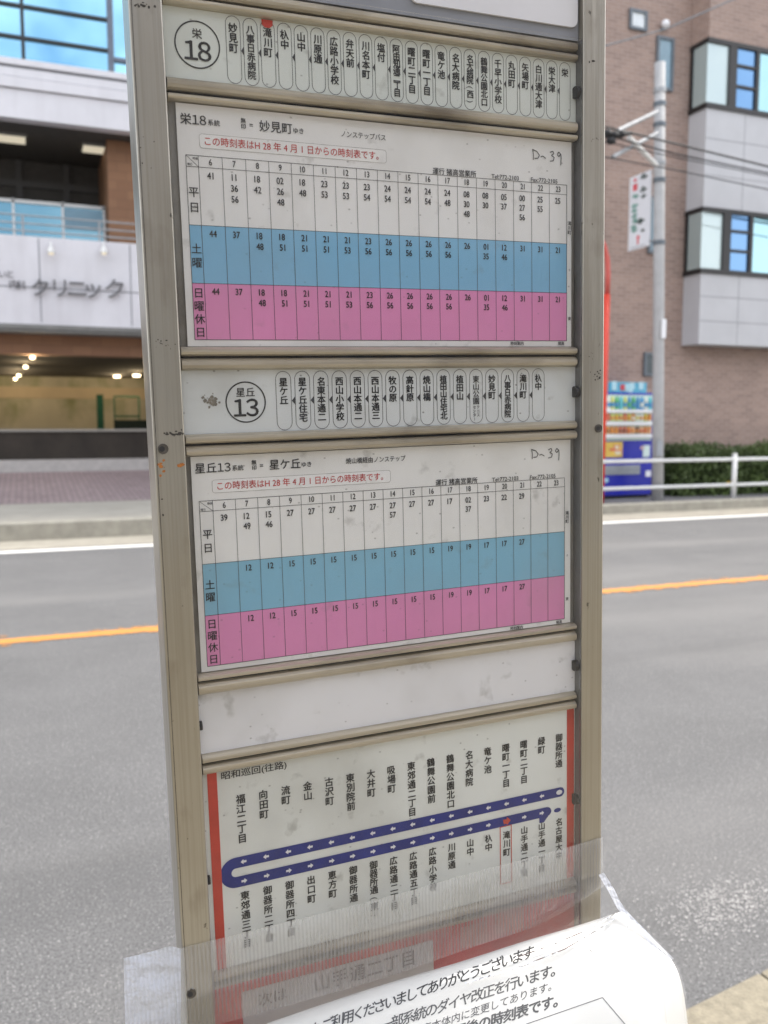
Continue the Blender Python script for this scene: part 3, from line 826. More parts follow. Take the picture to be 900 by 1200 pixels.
po = MB(); pm = [mat('poster_yellow', (.72, .50, .10), .5), mat('poster_red', (.65, .16, .10), .5), mat('poster_cream', (.75, .68, .50), .5)]
po.box(vx(709), vx(730), -.008, 0, pz0, pz1)
po.m = 1
for i in range(4): x = rv.uniform(vx(711), vx(722)); z = rv.uniform(pz0 + .04, pz1 - .1); po.box(x, x + .14, -.011 - i * .001, -.0082, z, z + .05)
po.m = 2
for i in range(4): x = rv.uniform(vx(711), vx(724)); z = rv.uniform(pz0 + .04, pz1 - .1); po.box(x, x + .08, -.0165 - i * .001, -.0082, z, z + .06)
po.build('poster', pm, VM)
MB().box(vx(754), vx(762), -.012, 0, vz(536), vz(522)).build('coin_panel', mat('coin_panel_pale', (.62, .74, .72), .4), VM, bevel=.01)
MB().box(vx(751), vx(755), -.012, 0, vz(527), vz(523)).build('button', mat('button_pink', (.6, .4, .4), .4), VM)
MB().box(vx(708), vx(751), -.02, 0, vz(552.5), vz(545)).box(vx(708), vx(751), -.016, 0, vz(556), vz(552.6)).build('dispense_flap', M['vgrey'], VM, bevel=.008)
MB().box(vx(758), vx(764), -.01, 0, vz(559), vz(552)).build('sticker', M['vwhite'], VM)
MB().tube([(vx(712), 0, vz(562)), (vx(712), -.008, vz(562))], .045, 14).build('badge', mat('badge_cyan', (.35, .6, .75), .4), VM)

# ------------------------------------------------------------------ guard rail
GR = empty('guard_rail', (10, 12.6, .15), 'white two bar pipe guard rail along the far footway', 'guard rail')
def gpost(x):
    return MB().tube([(x, 0, -.02), (x, 0, .80)], .045, 14).ball((x, 0, .80), .05, 6, 1, 1, .5).build('rail_post', M['rail_white'], GR, smooth=True)
xr = 11.935 - 10
for k in range(-1, 6): gpost(xr + k * 3.0)
MB().tube([(xr - 3.0, -.0, .715), (xr + 15, 0, .715)], .032, 12).build('bar', M['rail_white'], GR, smooth=True)
MB().tube([(xr - 3.0, -.0, .25), (xr + 15, 0, .25)], .032, 12).build('bar', M['rail_white'], GR, smooth=True)

# ------------------------------------------------------------------ hedge
HG = empty('hedge', (11.3, 13.35, .13), 'low clipped dark green hedge along the foot of the brick wall', 'hedge')
hr = random.Random(11)
lf = MB()
def leaf(c, s):
    n = Vector((hr.gauss(0, 1), hr.gauss(-.6, 1), hr.gauss(.5, 1))).normalized()
    a = n.orthogonal().normalized(); a.rotate(Matrix.Rotation(hr.uniform(0, 6.28), 3, n)); b = n.cross(a)
    lf.quad(c - a * s, c + b * s * .5, c + a * s, c - b * s * .5)
def edge(x): return .88 + .05 * math.sin(x * 3.1) + .04 * math.sin(x * 7.7 + 1)
for i in range(14000):
    x = hr.uniform(0, 9) if i % 3 else hr.uniform(0, 3.5)
    face = hr.random()
    e = edge(x)
    if face < .55: p = Vector((x, -.10 + hr.gauss(0, .05) + .04 * math.sin(x * 5), hr.uniform(.02, e)))
    elif face < .85: p = Vector((x, hr.uniform(-.1, .55), e + hr.gauss(0, .045)))
    else: p = Vector((hr.gauss(0, .05), hr.uniform(-.1, .55), hr.uniform(.02, e)))
    leaf(p, hr.uniform(.025, .05))
lf.build('foliage', M['leaf'], HG)
MB().box(.05, 8.95, -.02, .5, .05, .82).build('dark_core', M['leafdark'], HG)  # solid dark box added behind the leaves as the hedge's core
fl = MB()
for i in range(7):
    fl.ball((1.02 + hr.uniform(-.08, .12), -.19, .24 + hr.uniform(-.03, .05)), .02, 4)
fl.build('flowers', M['yellow'], HG)

# ------------------------------------------------------------------ the bus stop timetable stand
ex, ey, nn = Vector((.9994690, .0049332, .0322077)), Vector((.0321374, .0137225, -.9993893)), Vector((-.0053721, .9998937, .0135567))
O = Vector((.29693751, .73865525, 1.42115497))
zax = -ey
BASE = 1.405
def frame(origin):
    return Matrix(((ex.x, nn.x, zax.x, origin.x), (ex.y, nn.y, zax.y, origin.y), (ex.z, nn.z, zax.z, origin.z), (0, 0, 0, 1)))
SF = frame(O)
SFI = SF.inverted()
camL = SFI @ CAM
def sp(px, py, y):
    """sign-local point at depth y seen at photo pixel (px, py)"""
    d = cR * ((px - 450) / FPX) + cD * ((py - 600) / FPX) + cF
    dl = SFI.to_3x3() @ d
    return camL + dl * ((y - camL.y) / dl.y)

BS = empty('bus_stop_sign', (0, 0, 0), 'aluminium framed bus stop timetable stand with several slots, filling the foreground', 'bus stop sign')
BS.matrix_world = frame(O - zax * BASE)
def spart(name, mb, m, parent=None, **k):
    o = mb.build(name, m, parent or BS, **k)
    if parent is None: o.location = (0, 0, BASE)
    return o
YF, YBk = -.012, .024
PL = spart('post', MB().box(-.2012, -.1760, YF, YBk, -1.36, .56), M['alu'], bevel=.0018)
PR = spart('post', MB().box(.2042, .2288, YF, YBk, -1.36, .56), M['alu'], bevel=.0018)
def bolt(px, py, parent, r=.0042):
    p = sp(px, py, YF)
    MB().tube([(p.x, YF + .0002, p.z), (p.x, YF - .0012, p.z)], r, 16).build('bolt', M['bolt'], parent)
    mb = MB().tube([(p.x - .001, YF - .0011, p.z), (p.x - .001, YF - .0016, p.z)], r * .55, 12)
    mb.build('bolt_socket', M['dark'], parent)
bolt(191, 526, PL); bolt(701, 502, PR, .0040); bolt(224, 1164, PL)
MB().box(-.1992, -.1987, YF - .0003, YF + .001, -1.36, .56).build('seam', M['bolt'], PL)
# flaked and rusty spots on the posts
rs = random.Random(21)
def specks(parent, spots, m, name):
    mb = MB()
    for k, (px, py, n, spx, spy, a) in enumerate(spots):
        for i in range(n):
            p = sp(px + rs.gauss(0, spx), py + rs.gauss(0, spy), YF)
            lim = (-.2000, -.1772) if parent is PL else (.2054, .2276)
            if not lim[0] < p.x < lim[1]: continue
            rr_ = a * rs.uniform(.4, 1.3)
            q = rs.uniform(.5, 1.8)
            mb.poly([(p.x + rr_ * q * rs.uniform(.6, 1.2) * math.cos(t_ * 1.047), YF - .0002 - i * 4e-6 - k * 1e-6, p.z + rr_ * rs.uniform(.6, 1.2) * math.sin(t_ * 1.047)) for t_ in range(6)])
    mb.build(name, m, parent)
specks(PL, [(168, 6, 14, 8, 2.5, .0009), (201, 508, 26, 10, 2, .0009), (192, 405, 14, 6, 3, .0005), (170, 190, 5, 8, 20, .0006), (187, 590, 6, 5, 14, .0008), (209, 990, 4, 8, 10, .0005)], M['chip'], 'flaked_paint')
specks(PL, [(212, 545, 3, 1, 1.5, .0017), (190, 550, 8, 3, 7, .0012)], M['rust'], 'rust_spot')
specks(PR, [(693, 72, 2, 4, 1, .0011), (699, 440, 12, 4, 5, .0008), (697, 163, 12, 4, 1.5, .0004), (692, 420, 10, 3, 6, .0004), (703, 448, 2, 1, 3, .0012)], M['chip'], 'flaked_paint')
# backing and crossbars
XL, XR = -.1755, .2038
spart('back_panel', MB().box(XL, XR, .0025, .006, -.52, .424), M['back'])
def rail(z0, z1, d=.007):
    h = z1 - z0
    prof = [(.0023, z0), (-d * .55, z0), (-d * .9, z0 + h * .16), (-d, z0 + h * .4), (-d * .98, z0 + h * .68), (-d * .6, z1 - h * .08), (-d * .3, z1), (.0023, z1)]
    return spart('crossbar', MB().prism(prof, XL + .001, .2015), M['rail'])
for z0, z1 in ((.4067, .4132), (.4146, .4235), (.3436, .3535), (.3362, .3418), (.1392, .1465), (.1278, .1374), (.0682, .0758), (.0583, .0666), (-.1316, -.1258), (-.1434, -.1334), (-.2038, -.1965), (-.2138, -.2056), (-.4045, -.3965), (-.4115, -.4055)):
    rail(z0, z1)
spart('groove', MB().box(XL + .001, .2015, -.001, .0022, .3417, .3437).box(XL + .001, .2015, -.001, .0022, .1373, .1393).box(XL + .001, .2015, -.001, .0022, .0665, .0683)
      .box(XL + .001, .2015, -.001, .0022, -.1335, -.1315).box(XL + .001, .2015, -.001, .0022, -.2057, -.2037).box(XL + .001, .2015, -.001, .0022, .4131, .4147), M['dark'])
# inner channel caps
for z in (.379, .1035, -.169, -.310):
    spart('channel_cap', MB().tube([(.2042, -.004, z), (.1995, -.004, z)], .0055, 14), M['dark'])
for z in (-.170, -.309):
    spart('channel_cap', MB().tube([(-.176, -.004, z), (-.173, -.004, z)], .004, 14), M['dark'])
spart('channel', MB().box(.2034, .2041, -.010, .0024, -.52, .424), mat('channel_grey', (.17, .17, .17), .5, .3, .15, 30))
spart('cover_panel', MB().box(XL + .0005, .2033, -.0105, -.0095, -.52, .4245), M['cover'])
# header board
HB = spart('header_board', MB().box(XL, XR, -.004, .004, .4245, .56), M['board'])
def rounded(x0, x1, z0, z1, r, n=6):
    pts = []
    for cx_, cz_, a0 in ((x1 - r, z0 + r, -90), (x1 - r, z1 - r, 0), (x0 + r, z1 - r, 90), (x0 + r, z0 + r, 180)):
        for i in range(n + 1):
            a = R(a0 + 90 * i / n); pts.append((cx_ + r * math.cos(a), cz_ + r * math.sin(a)))
    return pts
for x0, x1 in ((-.165, .0120), (.0335, .2015)):
    MB().slab(rounded(x0, x1, .4350 if x0 > 0 else .4385, .55, .007), -.0062, -.0041).build('name_plate', M['plate'], HB)
spart('top_cap', MB().box(-.2012, .2288, YF - .002, YBk + .002, .56, .578), M['alu'], bevel=.003)
spart('lower_bar', MB().box(-.1758, .2040, -.008, .02, -.56, -.522), M['alu'], bevel=.002)
spart('foot', MB().box(-.26, .29, -.14, .16, -1.405, -1.36), M['kerb'], bevel=.01)

def sheet(name, label, cat, group=None):
    o = empty(name, (0, 0, 0), label, cat, group)
    o.matrix_world = SF
    return o

# ---- the two timetables
HOURS = list(range(6, 24))
W1 = ['41', '11 36 56', '18 42', '02 26 48', '18 48', '23 53', '23 53', '23 54', '24 54', '24 54', '24 54', '24 48', '08 30 48', '08 30', '05 37', '00 27 56', '25 55', '25']
S1 = ['44', '37', '18 48', '18 51', '21 51', '21 51', '21 53', '23 56', '26 56', '26 56', '26 56', '26 56', '26', '01 35', '12 46', '31', '31', '21']
W2 = ['39', '12 49', '15 46', '27', '27', '27', '27', '27', '27 57', '27', '27', '17', '02 37', '23', '22', '29', '', '']
S2 = ['', '12', '12', '15', '15', '15', '15', '15', '15', '15', '15', '19', '19', '17', '17', '27', '', '']

def line(mb, x0, z0, x1, z1, t, y):
    d = Vector((x1 - x0, z1 - z0)); n = Vector((-d.y, d.x)).normalized() * t / 2
    mb.quad((x0 - n.x, y, z0 - n.y), (x1 - n.x, y, z1 - n.y), (x1 + n.x, y, z1 + n.y), (x0 + n.x, y, z0 + n.y))

def timetable(o, paper, px0, px1, pz0, pz1, tx0, xc, tx1, zt, zh, zbl, zpk, zb, wk, sat, hol, bl, pk, head, dest, nons, nons_x, yoff):
    k = .001
    S = MB().box(px0 * k, px1 * k, -.0006, -.0001, pz0 * k, pz1 * k).build('paper', paper, o)
    MB().box(tx0 * k, tx1 * k, -.00075, -.00055, zpk * k, zbl * k).build('saturday_band', bl, o)
    MB().box(tx0 * k, tx1 * k, -.00075, -.00055, zb * k, zpk * k).build('holiday_band', pk, o)
    yl, yt = -.0010, -.0012
    g = MB(); cw = (tx1 - xc) / 18
    for z, t in ((zt, .45), (zh, .4), (zbl, .35), (zpk, .35), (zb, .5)): line(g, tx0 * k, z * k, tx1 * k, z * k, t * k, yl)
    for x, t in [(tx0, .45), (xc, .4)] + [(xc + cw * i, .38) for i in range(1, 18)] + [(tx1, .45)]: line(g, x * k, zt * k, x * k, zb * k, t * k, yl - .00005)
    line(g, tx0 * k, zt * k, xc * k, zh * k, .35 * k, yl - .0001)
    g.build('table_grid', M['inkgrey'], o)
    T = MB()
    for i, h in enumerate(HOURS):
        text(T, str(h), (xc + cw * (i + .5)) * k, (zt + zh) / 2 * k, 7.0 * k, yt, 'C', .014, .80)
    for rows, z0 in ((wk, zh), (sat, zbl), (hol, zpk)):
        for i, c_ in enumerate(rows):
            for j, m_ in enumerate(c_.split()):
                text(T, m_, (xc + cw * (i + .47)) * k, (z0 - 6.2 - 8.5 * j) * k, 7.4 * k, yt, 'C', .018, .83)
    xm = (tx0 + xc) / 2 * k
    hgt = zh - zbl
    for ch, z in (('平', zh - hgt * .44), ('日', zh - hgt * .70), ('土', zbl - (zbl - zpk) * .41), ('曜', zbl - (zbl - zpk) * .65)): text(T, ch, xm, z * k, 8.6 * k, yt, 'C', .01)
    hp = zpk - zb
    for i, ch in enumerate('日曜休日'): text(T, ch, xm, (zpk - hp * (.175 + .232 * i)) * k, 8.6 * k, yt, 'C', .01)
    # heading
    zc = zt + 27.0
    hx = px0 * k + .0028
    for ch in head:
        if ch.isdigit():
            text(T, chr(ord(ch) + 0xFEE0), hx + 2.9 * k, zc * k, 9.4 * k, yt, 'C', .012); hx += 5.8 * k
        else:
            text(T, ch, hx + 4.5 * k, zc * k, 9.2 * k, yt, 'C', .012); hx += 9.3 * k
    text(T, '系統', hx + .0008, (zc - 1.0) * k, 5.0 * k, yt, 'L', .012)
    text(T, '無', (tx0 + 47.6) * k, (zc + 2.9) * k, 4.4 * k, yt, 'C', .02); text(T, '印', (tx0 + 47.6) * k, (zc - 1.6) * k, 4.4 * k, yt, 'C', .02)
    text(T, '=', (tx0 + 54) * k, zc * k, 6 * k, yt, 'C', .01)
    text(T, dest, (tx0 + 60.5) * k, zc * k, 9.4 * k, yt, 'L', .012)
    text(T, 'ゆき', (tx0 + 61.0) * k + extent(dest)[1] * 9.4 * k, (zc - 1.0) * k, 5.0 * k, yt, 'L', .012)
    text(T, nons, nons_x * k, zc * k, 5.6 * k, yt, 'L', .008, .93)
    text(T, '運行 猪高営業所', (tx1 - 139.5) * k, (zt + 3.0) * k, 6.0 * k, yt, 'L', .012)
    text(T, 'Tel:772-2103', (tx1 - 80.5) * k, (zt + 2.6) * k, 5.4 * k, yt, 'L', .008)
    text(T, 'Fax:772-2105', (tx1 - 39.5) * k, (zt + 2.6) * k, 5.4 * k, yt, 'L', .008)
    T.build('printed_text', M['ink'], o)
    F = MB()
    vtext(F, '滝川町', (tx1 + 3.0) * k, (zh - 24) * k, .0042, 4.2 * k, yt, .02)
    text(F, '0', (tx1 + 3.0) * k, (zbl - 24) * k, 3 * k, yt, 'C'); text(F, '東', (tx1 + 3.0) * k, (zpk - 24) * k, 3.6 * k, yt, 'C', .02)
    text(F, '時刻案内', (tx1 - 62) * k, (zb - 2.6) * k, 3.6 * k, yt, 'L', .02); text(F, '猪高', (tx1 - 10) * k, (zb - 2.6) * k, 3.6 * k, yt, 'L', .02)
    text(F, '時間', (xc - 4.6) * k, (zt - 2.4) * k, 2.1 * k, yt - .0002, 'L', .02); text(F, '曜日', (tx0 + .8) * k, (zh + 1.6) * k, 2.1 * k, yt - .0002, 'L', .02)
    F.build('small_print', M['inkgrey'], o)
    # sticker
    sx0, sx1, sz0, sz1 = tx0 + 11.5, tx0 + 172.0, zt + 6.2, zt + 17.0
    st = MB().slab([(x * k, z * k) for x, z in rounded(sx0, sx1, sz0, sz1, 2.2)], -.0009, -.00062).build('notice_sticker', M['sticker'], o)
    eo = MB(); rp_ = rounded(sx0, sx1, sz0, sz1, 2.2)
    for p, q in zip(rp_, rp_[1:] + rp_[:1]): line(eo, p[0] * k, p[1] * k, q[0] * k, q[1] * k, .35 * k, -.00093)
    eo.build('edge_shade_and_dirt', mat('edge_shade_and_dirt', (.42, .41, .39), .8, 0, .4, 120), st)  # grey ring paints the sticker's edge shadow in, together with edge dirt
    L = MB()
    msg = 'この時刻表はH 28 年 4 月 1 日からの時刻表です。'
    text(L, msg, (sx0 + 3) * k, (sz0 + sz1) / 2 * k, 7.35 * k, -.0011, 'L', .006, .995 * 151.0 / (extent(msg)[1] * 7.35))
    L.build('red_lettering', M['redink'], st)
    # handwriting D-39
    hb_ = MB()
    bx_, bz_ = (tx1 - 37) * k, (zt + 21) * k
    strokes = [[(0, 7), (.6, 3), (.4, 0)], [(-.5, 7.2), (4, 6), (6.6, 3.6), (5, 1.4), (1.6, 1.2)], [(7.8, 2.6), (10, 3.2), (13, 1.8)],
               [(17, 6.2), (20, 7.2), (21, 5.6), (18.6, 4.2), (21.4, 3), (20.4, .6), (17, .2)], [(28, 5.6), (26, 7), (24.4, 5.2), (26, 3.8), (28, 5.8), (28.4, 3), (28, -2)]]
    for s_ in strokes:
        for a, b in zip(s_, s_[1:]): line(hb_, bx_ + a[0] * 1.08 * k, bz_ + (a[1] * 1.3 - 1) * k, bx_ + b[0] * 1.08 * k, bz_ + (b[1] * 1.3 - 1) * k, .8 * k, yt - hr.uniform(0, 1e-4))
    hb_.build('handwriting', M['pencil'], o)

t1 = sheet('timetable_sheet', 'upper timetable sheet headed 栄18 for 妙見町, with blue and pink bands', 'timetable', 'bus timetable sheets')
timetable(t1, M['paper1'], -168.0, 198.6, 147.0, 335.5, -162.1, -152.3, 193.2, 296.4, 287.7, 242.7, 197.2, 152.3, W1, S1, S1, M['blue'], M['pink'], '栄18', '妙見町', 'ノンステップバス', -31.5, 0)
t2 = sheet('timetable_sheet', 'lower timetable sheet headed 星丘13 for 星ケ丘, many empty cells', 'timetable', 'bus timetable sheets')
timetable(t2, M['paper2'], -170.5, 197.8, -125.0, 57.5, -165.3, -154.2, 190.8, 20.5, 11.8, -32.6, -76.6, -120.5, W2, S2, S2, M['blue2'], M['pink2'], '星丘13', '星ケ丘', '焼山橋経由ノンステップ', -35.5, 0)

# ---- route strips
def strip(o, board, z0, z1, cxm, czm, r, top, num, stops, xa, xb, wid, ot, ob, ink, red_tab=None):
    k = .001
    MB().box(-.1752, .2032, -.0008, .002, z0 * k, z1 * k).build('board', board, o)
    y = -.0011
    ring = MB(); n = 48; t = .55
    for i in range(n):
        a, b = 2 * math.pi * i / n, 2 * math.pi * (i + 1) / n
        ring.quad(*[((cxm + (r + q) * math.cos(g_)) * k, y, (czm + (r + q) * math.sin(g_)) * k) for g_, q in ((a, -t), (b, -t), (b, t), (a, t))])
    text(ring, top, cxm * k, (czm + 8.0) * k, 8.2 * k, y, 'C', .012)
    for i, ch in enumerate(num):
        text(ring, chr(ord(ch) + 0xFEE0), (cxm + (i - .5) * 10.6) * k, (czm - 5.0) * k, 19.0 * k, y, 'C', .018)
    ring.build('route_number', M['ink'], o)
    ov, tx, tri = MB(), MB(), MB()
    stp = (xb - xa) / (len(stops) - 1)
    for i, s_ in enumerate(stops):
        x = xa + stp * i; rad = wid / 2
        path = [(x + rad * math.cos(a), ot - rad + rad * math.sin(a)) for a in [math.pi * j / 12 for j in range(13)]] + \
               [(x + rad * math.cos(a), ob + rad + rad * math.sin(a)) for a in [math.pi + math.pi * j / 12 for j in range(13)]]
        for p, q in zip(path, path[1:] + path[:1]): line(ov, p[0] * k, p[1] * k, q[0] * k, q[1] * k, .42 * k, y)
        H = ot - ob - 9.5
        n_ = len(s_)
        if s_.startswith('東山公園'):
            vtext(tx, '東山公園', x * k, (ot - 6.0) * k, .0066, 7.0 * k, y - .0001, .016)
            vtext(tx, 'テニス', (x + 2.0) * k, (ot - 33) * k, .0036, 3.4 * k, y - .0001, .02); vtext(tx, 'センター', (x - 2.0) * k, (ot - 33) * k, .0036, 3.4 * k, y - .0001, .02)
        else:
            pitch = min(7.6, H / n_)
            vtext(tx, s_, x * k, (ot - 5.4) * k, pitch * k, min(7.8, pitch * 1.06) * k if pitch > 7 else 7.3 * k, y - .0001, .026, 1.0 if wid > 12 else .97)
        if i < len(stops) - 1:
            g0, g1 = x + rad + .3, x + stp - rad + .2
            zc = (ot + ob) / 2
            tri.poly([(g0 * k, y, zc * k), (g1 * k, y, (zc - 3.9) * k), (g1 * k, y, (zc + 3.9) * k)])
    ov.build('stop_outline', M['inkgrey'], o); tx.build('stop_names', M['ink'], o); tri.build('direction_mark', M['inkgrey'], o)
    if red_tab is not None:
        x = xa + stp * red_tab
        MB().slab([(p[0] * k, p[1] * k) for p in [(x - 4.6, ot + .6), (x + 4.6, ot + .6), (x + 4.4, ot - 3.4), (x + 2, ot - 5.4), (x - 2, ot - 5.4), (x - 4.4, ot - 3.4)]], -.0017, -.0012).build('red_tab', M['redbar'], o)

st1 = ['妙見町', '八事日赤病院', '滝川町', '杁中', '山中', '川原通', '広路小学校', '弁天前', '川名本町', '塩付', '阿由知通二丁目', '曙町二丁目', '曙町一丁目', '竜ケ池', '名大病院', '名大病院(西)', '鶴舞公園北口', '千早小学校', '丸田町', '矢場町', '白川通大津', '栄大津', '栄']
st2 = ['星ケ丘', '星ケ丘住宅', '名東本通二', '西山小学校', '西山本通二', '西山本通三', '牧の原', '高針原', '焼山橋', '植田山住宅北', '植田山', '東山公園', '妙見町', '八事日赤病院', '滝川町', '杁中']
o1 = sheet('route_strip', 'upper strip of oval stop names with route number 18 in a circle', 'route strip', 'route strips in the timetable frame')
strip(o1, M['strip1'], 353.6, 406.6, -148.6, 380.3, 17.4, '栄', '18', st1, -119.8, 191.0, 11.6, 405.4, 354.4, M['ink'], 2)
o2 = sheet('route_strip', 'lower strip of oval stop names with route number 13 in a circle', 'route strip', 'route strips in the timetable frame')
strip(o2, M['strip2'], 75.9, 127.7, -122.4, 101.1, 16.6, '星丘', '13', st2, -89.5, 161.3, 13.2, 126.2, 76.8, M['ink'])
rs2 = random.Random(8); stn = MB()
for i in range(30):
    x, z, a = -.151 + rs2.gauss(0, .0035), .103 + rs2.gauss(0, .0022) - 0, rs2.uniform(.0005, .002)
    stn.poly([(x + a * rs2.uniform(.5, 1.2) * math.cos(t_ * 1.047), -.0011 - i * 3e-6, z + a * rs2.uniform(.5, 1.2) * math.sin(t_ * 1.047)) for t_ in range(6)])
stn.build('glue_stain', mat('stain_brown', (.22, .20, .17), .8, 0, .3, 200), o2)

# ---- blank strip
ob_ = sheet('blank_strip', 'empty white strip without any print between timetable and route map', 'blank strip')
MB().box(-.1752, .2032, -.0008, .002, -.1964, -.1435).build('board', M['blank'], ob_)

# ---- route map
om = sheet('route_map', 'route map board with navy loop line, stop names and red side bars', 'route map')
k = .001
MB().box(-.1752, .2032, -.0008, .002, -.3964, -.2139).build('board', M['map'], om)
MB().box(-.1705, -.1622, -.0013, -.00085, -.3962, -.2141).build('red_bar', M['redbar'], om)
MB().box(.1938, .2022, -.0013, -.00085, -.3962, -.2141).build('red_bar', M['redbar'], om)
T = MB(); y = -.0012
text(T, '昭和巡回(往路)', -.1590, -.2192, 7.7 * k, y, 'L', .012, 59.0 / (extent('昭和巡回(往路)')[1] * 7.7))
up = ['福江二丁目', '向田町', '流町', '金山', '古沢町', '東別院前', '大井町', '吸場町', '東郊通二丁目', '鶴舞公園前', '鶴舞公園北口', '名大病院', '竜ケ池', '曙町一丁目', '曙町二丁目', '緑町', '御器所通']
dn = ['東郊通三丁目', '御器所二丁目', '御器所四丁目', '出口町', '恵方町', '御器所通', '御器所通(東)', '広路通二丁目', '広路通五丁目', '広路小学校', '川原通', '山中', '杁中', '滝川町', '山手通二丁目', '山手通一丁目', '名古屋大中']
xc_ = [(-142.5 + 20.41 * i) for i in range(17)]
for x, s_ in zip(xc_, up): vtext(T, s_, x * k, -.2385, min(9.1, 56 / len(s_)) * k, 8.9 * k, y, .026, .97)
for i, (x, s_) in enumerate(zip(xc_, dn)): vtext(T, s_, x * k, -.3283 if i != 13 else -.3290, min(9.1, 58 / len(s_)) * k, 8.7 * k, y, .026, .97)
T.build('stop_names', M['ink'], om)
z1_, z2_, hw = -300.6, -318.6, 5.0
L = MB(); mid = (z1_ + z2_) / 2; ro, ri = (z1_ - z2_) / 2 + hw, (z1_ - z2_) / 2 - hw
lp = -149.5
pts_o = [(lp - ro * math.sin(a), mid + ro * math.cos(a)) for a in [math.pi * j / 18 for j in range(19)]]
pts_i = [(lp - ri * math.sin(a), mid + ri * math.cos(a)) for a in [math.pi * j / 18 for j in range(19)]]
for j in range(18): L.quad(*[(p[0] * k, y, p[1] * k) for p in (pts_o[j], pts_i[j], pts_i[j + 1], pts_o[j + 1])])
L.quad((lp * k, y, (z1_ - hw) * k), (.1855, y, (z1_ - hw) * k), (.1855, y, (z1_ + hw) * k), (lp * k, y, (z1_ + hw) * k))
L.poly([((185.5 + hw * math.cos(a)) * k, y, (z1_ + hw * math.sin(a)) * k) for a in [-math.pi / 2 + math.pi * j / 12 for j in range(13)]])
L.quad((lp * k, y, (z2_ - hw) * k), (.1690, y, (z2_ - hw) * k), (.1690, y, (z2_ + hw) * k), (lp * k, y, (z2_ + hw) * k))
L.poly([((169 + hw * 1.2 * math.cos(a)) * k, y, (z2_ + hw * math.sin(a)) * k) for a in [-math.pi / 2 + math.pi * j / 12 for j in range(13)]])
L.poly([(.1605, y - 2e-5, (z2_ - 3) * k), (.1610, y - 2e-5, -.3290), (.1660, y - 2e-5, -.3292), (.1725, y - 2e-5, (z2_ - 3.5) * k)])
L.poly([((182.4 + 4.2 * math.cos(a)) * k, y, (-319.4 + 2.3 * math.sin(a)) * k) for a in [2 * math.pi * j / 20 for j in range(20)]])
L.build('loop_line', M['navy'], om)
Aw = MB()
def arrow(mb, x, z, d, yy):
    s_ = 2.4
    mb.poly([((x + d * s_ * a) * k, yy, (z + s_ * b) * k) for a, b in ((1.1, 0), (0, 1), (0, .42), (-1.1, .42), (-1.1, -.42), (0, -.42), (0, -1))])
for x in xc_[:-1]: arrow(Aw, x, z1_, -1, y - 3e-4)
for i, x in enumerate(xc_[:-1]):
    if i != 13: arrow(Aw, x, z2_, 1, y - 3e-4)
Aw.poly([((184.3 + 3.6 * math.cos(a)) * k, y - 3e-4, (z1_ + 2.5 * math.sin(a)) * k) for a in [2 * math.pi * j / 20 for j in range(20)]])
Aw.build('direction_arrow', M['whiteink'], om)
Rd = MB()
Rd.poly([((xc_[13] + 4.6 * a) * k, y - 3e-4, (z2_ + 4.6 * b) * k) for a, b in ((1, 0), (.1, .95), (0, .4), (-.9, .5), (-.7, -.6), (-.1, -.55), (.1, -.9))])
for a, b, c_, d_ in ((115.6, -323.8, 128.2, -323.8), (128.2, -323.8, 128.2, -384), (128.2, -384, 115.6, -384), (115.6, -384, 115.6, -323.8)): line(Rd, a * k, b * k, c_ * k, d_ * k, .0009, y - 2e-5 * (a > 120))
Rd.build('red_outline', M['redbar'], om)

# ---- red next-stop panel in the lowest slot
orp = sheet('next_stop_panel', 'red panel with a white name field showing through the plastic tape below the route map', 'sign panel')
MB().box(-.1752, .2032, -.0008, .002, -.52, -.4117).build('board', M['redpanel'], orp)
MB().box(-.1495, .040, -.0013, -.00085, -.462, -.4235).build('name_field', M['plate'], orp)
MB().box(.070, .100, -.0013, -.00085, -.441, -.419).box(.108, .142, -.0013, -.00085, -.437, -.417).build('small_field', mat('faded_pink', (.60, .25, .22), .5), orp)
T = MB()
text(T, '次は', -.135, -.436, .0135, -.0015, 'L', .014); text(T, '山手通二丁目', -.083, -.436, .0175, -.0015, 'L', .014)
T.build('printed_text', mat('faded_grey_ink', (.22, .20, .21), .6), orp)

# ------------------------------------------------------------------ notice, sleeve and tape hung on the lower end
def surf(rows, off=0.0, n=7, name='sheet', m=None, parent=None, thick=0.0, sub=9):
    """smooth sheet through rows of control points given as (photo px, photo py, depth mm)"""
    P = [[sp(a, b, c_ * .001) + Vector((0, off, 0)) for a, b, c_ in r_] for r_ in rows]
    def cr(p, i, t):
        a, b, c_, d_ = p[max(i - 1, 0)], p[i], p[min(i + 1, len(p) - 1)], p[min(i + 2, len(p) - 1)]
        return .5 * ((2 * b) + (c_ - a) * t + (2 * a - 5 * b + 4 * c_ - d_) * t * t + (3 * b - a - 3 * c_ + d_) * t ** 3)
    fine = []
    for r_ in P:
        fr_ = []
        for i in range(len(r_) - 1):
            fr_ += [cr(r_, i, q / sub) for q in range(sub)]
        fr_.append(r_[-1]); fine.append(fr_)
    out = []
    for j in range(len(fine) - 1):
        for q in range(sub):
            out.append([cr([f[i] for f in fine], j, q / sub) for i in range(len(fine[0]))])
    out.append(fine[-1])
    nc = len(out[0])
    vs = [v for r_ in out for v in r_]
    fs = [(j * nc + i, j * nc + i + 1, (j + 1) * nc + i + 1, (j + 1) * nc + i) for j in range(len(out) - 1) for i in range(nc - 1)]
    mb = MB().add(vs, [f[::-1] for f in fs])
    o = mb.build(name, m, parent, smooth=True)
    if thick:
        s_ = o.modifiers.new('solid', 'SOLIDIFY'); s_.thickness = thick; s_.offset = 1
    return o, vs, fs

